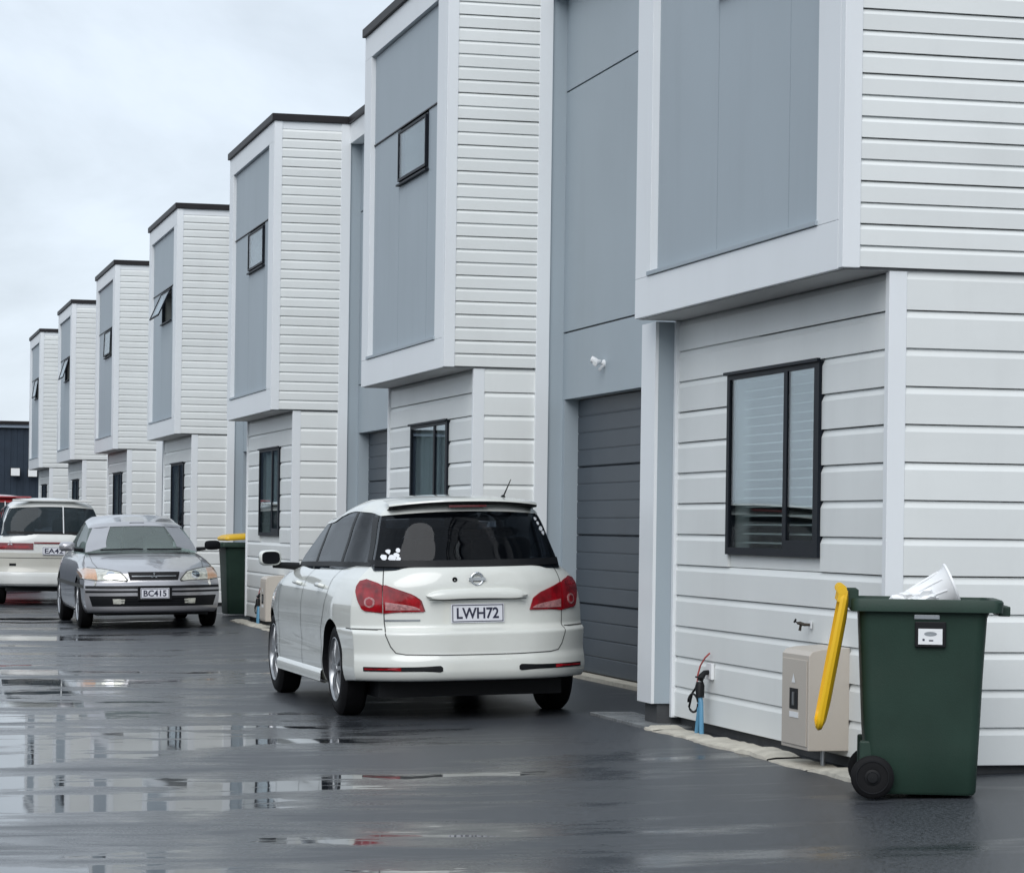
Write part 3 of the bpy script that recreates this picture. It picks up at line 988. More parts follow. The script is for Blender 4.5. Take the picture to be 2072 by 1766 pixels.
class Shell:
    """closed rounded-box surface driven by profile tables; a across, b along, c up"""
    def __init__(s, L, zbot, ztop, W, taper, Y0, Y1, r0, e0, r1, e1, crown=.02, edge=.04, ztop0=None):
        s.L, s.zbot, s.ztop, s.W, s.taper, s.Y0, s.Y1 = L, zbot, ztop, W, taper, Y0, Y1
        s.r0, s.e0, s.r1, s.e1, s.crown, s.edge = r0, e0, r1, e1, crown, edge

    def P(s, a, b, c):
        yn = b * s.L
        zb, zt = s.zbot(yn), s.ztop(yn)
        z = zb + c * (zt - zb)
        w = s.W(z) * s.taper(yn)
        k = max(0.0, (c - .86) / .14)
        w -= s.edge * k * k
        y0 = s.Y0(z) + s.r0 * abs(a) ** s.e0
        y1 = s.L - s.Y1(z) - s.r1 * abs(a) ** s.e1
        y = y0 + (y1 - y0) * b
        z -= s.crown * abs(a) ** 2.2 * c
        return Vector((a * w, y, z))

    def faces(s, na, nb, nc):
        A = [math.sin((-1 + 2 * i / na) * math.pi / 2) for i in range(na + 1)]
        B = [.5 - .5 * math.cos(math.pi * i / nb) for i in range(nb + 1)]
        B = [.5 * (x + i / nb) for i, x in enumerate(B)]
        C = [i / nc for i in range(nc + 1)]
        P = s.P
        return {'rear': [[P(a, 0, c) for a in A] for c in C], 'front': [[P(a, 1, c) for a in A] for c in C],
                'left': [[P(-1, b, c) for b in B] for c in C], 'right': [[P(1, b, c) for b in B] for c in C],
                'top': [[P(a, b, 1) for a in A] for b in B], 'bot': [[P(a, b, 0) for a in A] for b in B]}

    def mesh(s, na=36, nb=90, nc=36):
        mb = MB()
        for g in s.faces(na, nb, nc).values():
            mb.grid(g)
        bm = bmesh.new()
        vs = [bm.verts.new(p) for p in mb.v]
        for f in mb.f:
            bm.faces.new([vs[i] for i in f])
        bmesh.ops.remove_doubles(bm, verts=bm.verts, dist=1e-5)
        bmesh.ops.recalc_face_normals(bm, faces=bm.faces)
        me = bpy.data.meshes.new('shell')
        bm.to_mesh(me)
        s.bvh = BVHTree.FromBMesh(bm)
        bm.free()
        return me


VIEWS = {}


def hit(bvh, view, s, z, phi=0.0):
    """drape a 2-D point on the shell: rear/front (x,z), left/right (y,z), top (x,y), or an oblique rear view"""
    if view == 'rear':
        o, d = Vector((s * math.cos(phi), -s * math.sin(phi), z)), Vector((math.sin(phi), math.cos(phi), 0))
        o = o - d * 4
    elif view == 'front':
        o, d = Vector((s, 12, z)), Vector((0, -1, 0))
    elif view == 'left':
        o, d = Vector((-4, s, z)), Vector((1, 0, 0))
    elif view == 'right':
        o, d = Vector((4, s, z)), Vector((-1, 0, 0))
    else:
        o, d = Vector((s, z, 6)), Vector((0, 0, -1))
    loc, nrm, idx, dist = bvh.ray_cast(o, d)
    if loc is None:
        loc, nrm, idx, dist = bvh.find_nearest(o + d * 4)
    if nrm.dot(d) > 0:
        nrm = -nrm
    return loc, nrm


def drape(bvh, view, poly, offs=.004, phi=0.0, nr=14, ncol=14, skirt=.02, mb=None):
    """fill a polygon that has one span per row and lay it on the shell with a small thickness"""
    zs = sorted(set([p[1] for p in poly]))
    lo, hi = zs[0], zs[-1]
    lev = sorted(set([lo + (hi - lo) * k / nr for k in range(nr + 1)] + zs))
    eps = (hi - lo) * 1e-4
    rows = []
    for z in lev:
        zz = min(max(z, lo + eps), hi - eps)
        xs = []
        for i in range(len(poly)):
            (x0, z0), (x1, z1) = poly[i], poly[(i + 1) % len(poly)]
            if (z0 - zz) * (z1 - zz) < 0:
                xs.append(x0 + (x1 - x0) * (zz - z0) / (z1 - z0))
        if len(xs) < 2:
            continue
        a, b = min(xs), max(xs)
        rows.append([(a + (b - a) * k / ncol, zz) for k in range(ncol + 1)])
    out, inn = [], []
    for r in rows:
        o, q = [], []
        for (x, z) in r:
            l, n = hit(bvh, view, x, z, phi)
            o.append(l + n * offs)
            q.append(l - n * skirt)
        out.append(o)
        inn.append(q)
    mb = mb or MB()
    mb.grid(out)
    rim_o = out[0] + [r[-1] for r in out[1:-1]] + out[-1][::-1] + [r[0] for r in out[1:-1]][::-1]
    rim_i = inn[0] + [r[-1] for r in inn[1:-1]] + inn[-1][::-1] + [r[0] for r in inn[1:-1]][::-1]
    mb.grid([rim_o, rim_i], True)
    return mb


def ribbon(bvh, view, pts, width=.006, offs=.002, phi=0.0, step=.012, mb=None):
    dense = []
    for i in range(len(pts) - 1):
        (x0, z0), (x1, z1) = pts[i], pts[i + 1]
        n = max(1, int(math.hypot(x1 - x0, z1 - z0) / step))
        dense += [(x0 + (x1 - x0) * k / n, z0 + (z1 - z0) * k / n) for k in range(n)]
    dense.append(pts[-1])
    L_, R_ = [], []
    for i, (x, z) in enumerate(dense):
        a, b = dense[max(0, i - 1)], dense[min(len(dense) - 1, i + 1)]
        dx, dz = b[0] - a[0], b[1] - a[1]
        m = math.hypot(dx, dz) or 1
        nx, nz = -dz / m * width / 2, dx / m * width / 2
        for lst, s in ((L_, 1), (R_, -1)):
            l, n = hit(bvh, view, x + nx * s, z + nz * s, phi)
            lst.append(l + n * offs)
    return (mb or MB()).grid([L_, R_])


def cut_wheels(me, arches, r, depth, halfw, materials):
    """boolean the wheel arches out of a body mesh"""
    ob = bpy.data.objects.new('tmp_body', me)
    COL.objects.link(ob)
    me.materials.append(materials[0])
    me.materials.append(materials[1])
    bm = bmesh.new()
    for (y, z) in arches:
        for s in (-1, 1):
            m = Matrix.Translation((s * (halfw - depth / 2 + .06), y, z)) @ Matrix.Rotation(R(90), 4, 'Y')
            bmesh.ops.create_cone(bm, cap_ends=True, segments=56, radius1=r, radius2=r, depth=depth + .12, matrix=m)
    cm = bpy.data.meshes.new('cut')
    bm.to_mesh(cm)
    bm.free()
    cm.materials.append(materials[0])
    cm.materials.append(materials[1])
    for p in cm.polygons:
        p.material_index = 1
    co = bpy.data.objects.new('tmp_cut', cm)
    COL.objects.link(co)
    md = ob.modifiers.new('b', 'BOOLEAN')
    md.object = co
    md.operation = 'DIFFERENCE'
    md.solver = 'EXACT'
    md.material_mode = 'INDEX'
    dg = bpy.context.evaluated_depsgraph_get()
    res = bpy.data.meshes.new_from_object(ob.evaluated_get(dg))
    from mathutils.kdtree import KDTree
    kd = KDTree(len(me.vertices))
    for v in me.vertices:
        kd.insert(v.co, v.index)
    kd.balance()
    nr = [Vector(n.vector) for n in me.vertex_normals]
    res.polygons.foreach_set('use_smooth', [True] * len(res.polygons))
    cust = []
    for p in res.polygons:
        fn = Vector(p.normal)
        for li in p.loop_indices:
            n = fn
            if p.material_index == 0:
                q = kd.find(res.vertices[res.loops[li].vertex_index].co)[1]
                if nr[q].dot(fn) > .62:
                    n = nr[q]
            cust.append(tuple(n))
    res.normals_split_custom_set(cust)
    bpy.data.objects.remove(ob)
    bpy.data.objects.remove(co)
    return res


def wheel(parent, x, y, z, r, side, style, width=.19):
    """side -1: outer face to -x"""
    s = side
    w = width
    ri = r * .69
    prof = [(-w / 2 + .01, ri), (-w / 2, r * .80), (-w / 2 + .012, r * .93), (-w / 2 + .035, r), (w / 2 - .035, r), (w / 2 - .012, r * .93), (w / 2, r * .80), (w / 2 - .01, ri)]
    wo = MB().lathe(prof, 48, 'x', (0, 0, 0)).build('wheel', M['rubber'], parent, True, angle=40, loc=(x, y, z))
    xo = s * w / 2
    MB().lathe([(xo - s * .004, ri * 1.02), (xo - s * .002, ri * .99), (xo - s * .014, ri * .95), (xo - s * .06, ri * .90), (xo - s * .15, ri * .90)], 44, 'x').build('rim', M['alloy'], wo, True, angle=40)
    MB().lathe([(xo - s * .075, .001), (xo - s * .075, ri * .9)], 30, 'x').build('brake_disc', M['black'], wo)
    sp = MB()
    n = style
    for k in range(n):
        q0 = 2 * math.pi * k / n + .3
        for tw in ((-.16, .16) if n <= 6 else (0,)):
            q = q0 + tw
            q2 = q0 + tw * 1.45
            wd = ri * (.085 if n <= 6 else .07)
            rows = []
            for (rr, qq, ax, th) in ((ri * .14, q, xo - s * .012, wd * 1.25), (ri * .5, (q + q2) / 2, xo - s * .004, wd), (ri * .93, q2, xo - s * .014, wd * 1.2)):
                cy, cz = rr * math.cos(qq), rr * math.sin(qq)
                ty, tz = -math.sin(qq), math.cos(qq)
                rows.append([(ax, cy - ty * th * .7, cz - tz * th * .7), (ax, cy + ty * th * .7, cz + tz * th * .7),
                             (ax - s * .035, cy + ty * th, cz + tz * th), (ax - s * .035, cy - ty * th, cz - tz * th)])
            sp.grid(rows, True)
    sp.lathe([(xo - s * .04, ri * .2), (xo - s * .006, ri * .19), (xo - s * .003, ri * .14), (xo - s * .004, .001)], 24, 'x')
    sp.build('spokes', M['alloy'], wo, True, angle=30)
    return wo


def mirror_pts(poly):
    return [(-x, z) for x, z in poly]


def plate(parent, loc, txt, rx, w=.36, h=.125, flip=1, size=.098, ink='plateink', blurred=False):
    """number plate facing local -y"""
    p = empty('tmp', (0, 0, 0))
    bpy.data.objects.remove(p)
    pl = MB().box(-w / 2, w / 2, 0, .006, -h / 2, h / 2).build('number_plate', M['platewhite'], parent, bevel=.0015, loc=loc)
    pl.rotation_euler = (rx, 0, 0)
    b = MB()
    t = .0055
    b.box(-w / 2 + .006, w / 2 - .006, -.0015, 0, h / 2 - .006 - t, h / 2 - .006).box(-w / 2 + .006, w / 2 - .006, -.0015, 0, -h / 2 + .006, -h / 2 + .006 + t)
    b.box(-w / 2 + .006, -w / 2 + .006 + t, -.0015, 0, -h / 2 + .006 + t, h / 2 - .006 - t).box(w / 2 - .006 - t, w / 2 - .006, -.0015, 0, -h / 2 + .006 + t, h / 2 - .006 - t)
    b.build('plate_border', M['plateink'], pl)
    me = text_mesh(txt, size, .0012)
    xs = [v.co.x for v in me.vertices]
    ys = [v.co.y for v in me.vertices]
    sx = (w * .80) / (max(xs) - min(xs))
    sy = (h * .60) / (max(ys) - min(ys))
    cx, cy = (max(xs) + min(xs)) / 2, (max(ys) + min(ys)) / 2
    for v in me.vertices:
        x, y, z = v.co
        v.co = ((x - cx) * sx, -z - .0005, (y - cy) * sy)
    link('plate_lettering', me, M[ink], pl)
    return pl


def seat(parent, x, y, z0, zt, m='seat', facing=1):
    def rr(w, h, n=4, r=.05):
        pts = []
        for (cx, cz, a0) in ((w - r, h - r, 0), (-w + r, h - r, 90), (-w + r, r, 180), (w - r, r, 270)):
            for k in range(n + 1):
                q = R(a0 + 90 * k / n)
                pts.append((cx + r * math.cos(q), cz + r * math.sin(q)))
        return pts
    mb = MB()
    f = facing
    rows = []
    for dy, k in ((0, .86), (.03, 1), (.10, 1), (.14, .86)):
        rows.append([(x + px * k, y + f * (dy + .10 * (1 - pz / (zt - z0))), z0 + pz * (.5 + .5 * k)) for px, pz in rr(.235, (zt - z0) * .76, 4, .07)])
    mb.grid(rows, True)
    n = len(rows[0])
    for q in (0, 3):
        mb.f.append(tuple(q * n + k for k in range(n)))
    mb.build('seat_back', M[m], parent, True, angle=50)
    mb = MB()
    rows = []
    for dy, k in ((0, .8), (.025, 1), (.07, 1), (.10, .8)):
        rows.append([(x + px * k, y + f * (dy + .0), z0 + (zt - z0) * .78 + pz) for px, pz in rr(.13, (zt - z0) * .24, 4, .05)])
    mb.grid(rows, True)
    for q in (0, 3):
        mb.f.append(tuple(q * n + k for k in range(n)))
    mb.build('headrest', M[m], parent, True, angle=50)


def greenhouse(parent, sh, glass, paint, roof_c=.86, front_name='windscreen', rear_name='rear_window', pill=None, na=28, nb=60, nc=16):
    """the glazed upper body: each glazed side its own part, the roof a painted cap"""
    A = [math.sin((-1 + 2 * i / na) * math.pi / 2) for i in range(na + 1)]
    B = [i / nb for i in range(nb + 1)]
    C = [roof_c * i / nc for i in range(nc + 1)]
    P = sh.P
    def g(rows, name, m):
        return MB().grid(rows).build(name, m, parent, True, angle=60, recalc=False)
    g([[P(a, 0, c) for a in A] for c in C], rear_name, glass)
    g([[P(a, 1, c) for a in reversed(A)] for c in C], front_name, glass)
    g([[P(-1, b, c) for b in reversed(B)] for c in C], 'side_window', glass)
    g([[P(1, b, c) for b in B] for c in C], 'side_window', glass)
    # roof cap: upper band all round and the top, set 6 mm proud of the glass
    CC = [roof_c - .005 + (1.005 - roof_c) * i / 8 for i in range(9)]
    mb = MB()
    mb.grid([[P(a, 0, c) for a in A] for c in CC]).grid([[P(a, 1, c) for a in A] for c in CC])
    mb.grid([[P(-1, b, c) for b in B] for c in CC]).grid([[P(1, b, c) for b in B] for c in CC])
    mb.grid([[P(a, b, 1) for a in A] for b in B])
    bm = bmesh.new()
    vs = [bm.verts.new(p) for p in mb.v]
    for f in mb.f:
        bm.faces.new([vs[i] for i in f])
    bmesh.ops.remove_doubles(bm, verts=bm.verts, dist=1e-5)
    bmesh.ops.recalc_face_normals(bm, faces=bm.faces)
    bm.normal_update()
    for v in bm.verts:
        v.co += v.normal * .006
    me = bpy.data.meshes.new('roof')
    bm.to_mesh(me)
    bm.free()
    link('roof', me, paint, parent, True, 50)


def lens_set(body, parent, name, pieces):
    first = None
    for (nm, m, mb) in pieces:
        o = mb.build(nm, m, first or parent, True, angle=40, recalc=True)
        first = first or o
    return first


# ---- white station wagon, seen from behind
def station_wagon():
    CX, CY = 4.19, 18.15
    t = empty('station_wagon', (CX, CY, gz(CX)), 0)
    t.rotation_euler = (0, R(-1.55), R(0.5))
    tag(t, 'white station wagon parked with its rear to the camera, plate LWH72', 'car')
    Ln = 4.44
    low = Shell(Ln,
                zbot=tab((0, .27), (.4, .25), (1.4, .215), (3.2, .215), (4.44, .24)),
                ztop=tab((0, 1.018), (1.0, 1.018), (3.0, .99), (3.3, .965), (3.9, .88), (4.35, .76), (4.44, .72)),
                W=tab((.2, .80), (.30, .835), (.36, .842), (.46, .838), (.60, .845), (.72, .842), (.84, .822), (.92, .79), (.98, .745), (1.04, .70)),
                taper=tab((0, .945), (.35, .978), (.6, .995), (1.0, 1), (1.6, 1), (3.4, 1), (4.0, .97), (4.44, .90)),
                Y0=tab((.25, .06), (.29, .012), (.335, .0), (.40, .004), (.455, .02), (.578, .020), (.588, .024), (.618, .092), (.635, .098), (.78, .098), (.88, .098), (.96, .115), (1.01, .142), (1.04, .185)),
                Y1=tab((.2, .10), (.4, .0), (.6, .02), (.8, .15)),
                r0=.32, e0=3.6, r1=.45, e1=2.6, crown=-.006, edge=.03)
    me = low.mesh(44, 100, 70)
    body_me = cut_wheels(me, [(.94, .325), (3.54, .325)], .338, .36, .845, [M['carwhite'], M['black']])
    link('body', body_me, None, t)
    bv = low.bvh
    # greenhouse
    gh = Shell(Ln,
               zbot=lambda y: 1.00 if y < 2.6 else .975,
               ztop=tab((0, 1.462), (.8, 1.492), (1.8, 1.502), (2.9, 1.47), (3.4, 1.42), (4.44, 1.40)),
               W=tab((.97, .735), (1.04, .722), (1.2, .675), (1.34, .635), (1.43, .595), (1.50, .545)),
               taper=tab((0, .88), (.5, .905), (1.3, .99), (3.0, 1.0), (4.44, .95)),
               Y0=tab((.98, .16), (1.05, .20), (1.2, .27), (1.36, .36), (1.44, .44), (1.49, .50)),
               Y1=tab((.95, 1.05), (1.1, 1.32), (1.3, 1.78), (1.42, 2.12), (1.50, 2.35)),
               r0=.20, e0=4.0, r1=.30, e1=2.2, crown=.03, edge=.05)
    gme = gh.mesh(30, 60, 20)
    gb = gh.bvh
    bpy.data.meshes.remove(gme)
    greenhouse(t, gh, M['cglass'], M['carwhite'], .84)
    MB().grid([[gh.P(a, b, .035) + Vector((0, 0, .02)) for a in (-.94, -.5, 0, .5, .94)] for b in [k / 12 * .94 + .03 for k in range(13)]]).build('cabin_floor', M['cabin'], t)
    for sx in (-.36, .36):
        seat(t, sx, 2.05, .99, 1.34)
    for sx in (-.40, .40, 0):
        seat(t, sx, 1.05, .99, 1.27)
    # spoiler over the rear window
    top, bot = [], []
    for k in range(25):
        a = -1 + 2 * k / 24
        x = a * .515
        yb = .315 + .16 * abs(a) ** 3
        zc = 1.468 - .03 * abs(a) ** 2.4
        top.append([(x, yb, zc - .012), (x, yb + .006, zc), (x * .99, yb + .13, zc + .019), (x * .96, yb + .30, zc + .028)])
        bot.append([(x, yb, zc - .012), (x, yb + .01, zc - .026), (x * .98, yb + .12, zc - .034), (x * .96, yb + .30, zc - .02)])
    sp = MB().grid(top).build('spoiler', M['carwhite'], t, True, angle=50)
    MB().grid(bot).build('spoiler_underside', M['black'], sp, True, angle=50)
    MB().box(-.13, .13, .345, .36, 1.418, 1.432).build('brake_light', M['lens_dark'], sp)
    # black band at the foot of the glass, pillars
    MBk = ribbon(gb, 'rear', [(-.64, 1.045), (-.4, 1.04), (0, 1.038), (.4, 1.04), (.64, 1.045)], .045, .008)
    MBk.build('window_seal', M['black'], t, True, recalc=True)
    for s, vw in ((-1, 'left'), (1, 'right')):
        ribbon(gb, vw, [(.5, 1.035), (1.5, 1.03), (2.6, 1.012), (3.2, 1.0)], .035, .003).build('window_seal', M['black'], t, True)
        for (y0, y1, wd) in ((2.10, 2.02, .075), (1.16, 1.10, .07)):
            ribbon(gb, vw, [(y0, 1.03), (y1, 1.44)], wd, .002).build('door_pillar', M['black'], t, True)
        ribbon(gb, vw, [(.52, 1.03), (.60, 1.2), (.74, 1.42)], .11, .002).build('rear_pillar', M['black'], t, True)
        # front pillar, painted
        ribbon(gb, vw, [(3.05, 1.03), (2.70, 1.2), (2.3, 1.36), (1.95, 1.44)], .06, .006).build('front_pillar', M['carwhite'], t, True)
    # tail lamps
    PHI = R(13)
    outer = [(-.826, .895), (-.80, .93), (-.755, .94), (-.652, .908), (-.652, .720), (-.75, .722), (-.79, .745), (-.818, .80), (-.832, .86)]
    inner = [(-.645, .906), (-.46, .842), (-.405, .805), (-.378, .725), (-.645, .716)]
    for s in (-1, 1):
        ph = PHI if s < 0 else -PHI
        po = outer if s < 0 else mirror_pts(outer)
        pi = inner if s < 0 else mirror_pts(inner)
        rim = drape(bv, 'rear', [(x + (.012 if (x < 0) == (abs(x) < .7) else 0) * (1 if s < 0 else -1), z) for x, z in [(s_ * 1.0, z_) for s_, z_ in pi]], .003, ph, 16, 18, .01)
        tl = drape(bv, 'rear', po, .010, ph, 18, 16, .02).build('tail_lamp', M['lens_red'], t, True, angle=45)
        rim.build('lamp_surround', M['lens_dark'], tl, True)
        drape(bv, 'rear', pi, .009, ph, 18, 20, .02).build('inner_lens', M['lens_red'], tl, True, angle=45)
        rv = [(-.63, .792), (-.44, .765), (-.402, .745), (-.40, .738), (-.63, .738)]
        rv = rv if s < 0 else mirror_pts(rv)
        drape(bv, 'rear', rv, .0125, ph, 8, 16, .004).build('reversing_lens', M['lens_pink'], tl, True)
        dk = [(-.645, .905), (-.60, .888), (-.60, .80), (-.645, .80)]
        c = (-.735 if s < 0 else .735, .79)
        circ = [(c[0] + .036 * math.cos(q), c[1] + .036 * math.sin(q)) for q in [2 * math.pi * k / 20 for k in range(20)]]
        drape(bv, 'rear', circ, .0135, ph, 10, 10, .004).build('indicator_lens', M['lens_pink'], tl, True)
        circ = [(c[0] + .024 * math.cos(q), c[1] + .024 * math.sin(q)) for q in [2 * math.pi * k / 16 for k in range(16)]]
        drape(bv, 'rear', circ, .0155, ph, 8, 8, .004).build('bulb_cover', M['lens_red'], tl, True)
        # bumper slots with reflectors
        sl_ = [(-.785, .368), (-.27, .372), (-.255, .362), (-.255, .335), (-.27, .330), (-.785, .332)]
        sl_ = sl_ if s < 0 else mirror_pts(sl_)
        so2 = drape(bv, 'rear', sl_, .004, ph, 6, 30, .004).build('bumper_slot', M['black'], t, True)
        rf = [(-.775, .361), (-.53, .362), (-.53, .340), (-.775, .341)]
        rf = rf if s < 0 else mirror_pts(rf)
        drape(bv, 'rear', rf, .007, ph, 4, 16, .004).build('reflector', M['lens_red'], so2, True)
        # side shut lines
        vw = 'left' if s < 0 else 'right'
        for ln in ([(.52, .615), (.30, .612), (.22, .61)], [(1.30, .30), (1.32, .55), (1.20, .72), (1.13, .85), (1.12, 1.02)],
                   [(2.10, .30), (2.12, .6), (2.11, 1.0)], [(3.10, .30), (3.12, .6), (3.10, .95)]):
            ribbon(bv, vw, ln, .008).build('shut_line', M['gap'], t, True)
        for yy in (1.42, 2.34):
            hd = MB()
            hp, hn = hit(bv, vw, yy, .875)
            hd.tube([hp + Vector((0, -.10, 0)), hp + hn * .028 + Vector((0, -.08, 0)), hp + hn * .034, hp + hn * .028 + Vector((0, .08, 0)), hp + Vector((0, .10, 0))], [.012, .015, .016, .015, .012], 10)
            hd.build('door_handle', M['carwhite'], t, True)
        # sill skirt
        sk = MB()
        rows = []
        for y in np.linspace(1.30, 3.18, 12):
            x = s * .835
            rows.append([(x, y, .30), (x + s * .014, y, .285), (x + s * .018, y, .215), (x - s * .01, y, .20), (x - s * .06, y, .21)])
        sk.grid(rows).build('sill_skirt', M['carwhite'], t, True, angle=50)
        wx = s * .722
        wheel(t, wx, .94, .315, .315, s, 5)
        wheel(t, wx, 3.54, .315, .315, s, 5)
        # door mirror
        mm = MB()
        rows = []
        cx = s * .925
        for dy, k in ((-.045, .80), (-.03, .96), (.02, 1.0), (.07, .85), (.10, .45)):
            rows.append([(cx + .085 * k * sgn * abs(math.cos(q)) ** .6, 2.98 + dy, 1.055 + .060 * k * (1 if math.sin(q) >= 0 else -1) * abs(math.sin(q)) ** .6)
                         for q in [2 * math.pi * j / 24 for j in range(24)] for sgn in [1 if math.cos(q) >= 0 else -1]])
        mm.grid(rows, True)
        mm.f.append(tuple(4 * 24 + j for j in range(24)))
        mo = mm.build('door_mirror', M['carwhite'], t, True, angle=50)
        MB().grid([[p for p in rows[0]], [(cx + (p[0] - cx) * .5, p[1] + .006, 1.055 + (p[2] - 1.055) * .5) for p in rows[0]], [(cx, rows[0][0][1] + .006, 1.055)] * 24], True).build('mirror_glass', M['cabin'], mo, True)
        MB().tube([(s * .70, 3.0, .985), (s * .80, 3.0, .995), (s * .90, 3.0, 1.0)], [.03, .026, .022], 10).build('mirror_arm', M['black'], mo, True)
    # tailgate shut line, crease, trim
    tg = MB()
    for s in (-1, 1):
        ribbon(bv, 'rear', [(s * .645, 1.02), (s * .648, .90), (s * .642, .66), (s * .632, .575), (s * .60, .50), (s * .565, .458), (s * .50, .447), (s * .25, .441), (0, .44)], .007, phi=PHI if s < 0 else -PHI, mb=tg)
        ribbon(bv, 'rear', [(s * .655, .612), (s * .78, .612)], .006, phi=PHI if s < 0 else -PHI, mb=tg)
    tg.build('tailgate_line', M['gap'], t, True)
    # garnish bar over the plate
    rows = []
    for k in range(31):
        a = -1 + 2 * k / 30
        x = a * .345
        hgt = .034 * max(.02, 1 - abs(a) ** 8) + .004
        y = hit(bv, 'rear', x, .845)[0].y
        zc = .842 - .012 * a * a
        rows.append([(x, y + .004, zc + hgt), (x, y - .018, zc + hgt * .8), (x, y - .034, zc - hgt * .1), (x, y - .03, zc - hgt * .8), (x, y + .004, zc - hgt)])
    MB().grid(rows).build('garnish_bar', M['carwhite'], t, True, angle=60)
    MB().add([(-.33, .064, .806), (.33, .064, .806), (.33, .094, .800), (-.33, .094, .800)], [(0, 1, 2, 3)]).build('handle_recess', M['black'], t)
    # recess behind the plate
    plate(t, (0, .088, .712), 'LWH72', 0)
    # round badge with bar
    by = hit(bv, 'rear', 0, .935)[0].y - .006
    bd = MB()
    seg = 32
    rows = []
    for k in range(seg):
        q = 2 * math.pi * k / seg
        rows.append([(math.cos(q) * (.040 + .008 * math.cos(w_)), .008 * math.sin(w_), math.sin(q) * (.040 + .008 * math.cos(w_))) for w_ in [2 * math.pi * j / 10 for j in range(10)]])
    rows.append(rows[0])
    bd.grid(rows, True)
    bd.box(-.056, .056, -.010, .004, -.010, .010)
    bd.build('badge', M['chrome'], t, True, angle=40, loc=(0, by, .938))
    MB().lathe([(0, .001), (-.004, .012), (-.006, .017), (.004, .017)], 16, 'y').build('tailgate_lock', M['black'], t, True, loc=(-.150, hit(bv, 'rear', -.15, .94)[0].y - .001, .936))
    drape(bv, 'rear', [(-.605, .676), (-.385, .676), (-.385, .664), (-.605, .664)], .003, 0, 2, 12, .002).build('name_badge', M['galv'], t)
    # underside and exhaust
    MB().box(-.63, .63, .32, 4.1, .15, .30).build('underbody', M['black'], t)
    MB().tube([(.35, .45, .29), (.35, .8, .29)], .022, 14).build('exhaust', M['galv'], t, True)
    # aerial
    MB().tube([(.30, .58, 1.468), (.30, .56, 1.485), (.30, .55, 1.492)], [.022, .016, .008], 10).tube([(.30, .555, 1.487), (.315, .40, 1.60)], [.006, .003], 8).build('aerial', M['black'], t, True)
    # stickers on the rear window
    def blob(x, z, r, seed):
        rn = random.Random(seed)
        return [(x + r * rn.uniform(.65, 1.1) * math.cos(q), z + r * rn.uniform(.65, 1.1) * math.sin(q)) for q in [2 * math.pi * k / 9 for k in range(9)]]
    st = MB()
    for (x, z, r) in ((-.575, 1.085, .022), (-.545, 1.125, .018), (-.53, 1.083, .024), (-.50, 1.10, .02), (-.485, 1.13, .017), (-.492, 1.075, .016)):
        pts = blob(x, z, r, int(x * -1000))
        c = (x, z)
        base = len(st.v)
        l, n = hit(gb, 'rear', *c)
        st.v.append(tuple(l + n * .004))
        for p in pts:
            l, n = hit(gb, 'rear', *p)
            st.v.append(tuple(l + n * .004))
        st.f += [(base, base + 1 + k, base + 1 + (k + 1) % 9) for k in range(9)]
    st.build('sticker', M['stick'], t)
    st = MB()
    for (x, z, r) in ((.50, 1.33, .015), (.515, 1.30, .014), (.53, 1.265, .018), (.545, 1.235, .016)):
        pts = blob(x, z, r, int(x * 1000))
        base = len(st.v)
        l, n = hit(gb, 'rear', x, z)
        st.v.append(tuple(l + n * .004))
        for p in pts:
            l, n = hit(gb, 'rear', *p)
            st.v.append(tuple(l + n * .004))
        st.f += [(base, base + 1 + k, base + 1 + (k + 1) % 9) for k in range(9)]
    st.build('sticker', M['stick'], t)


station_wagon()


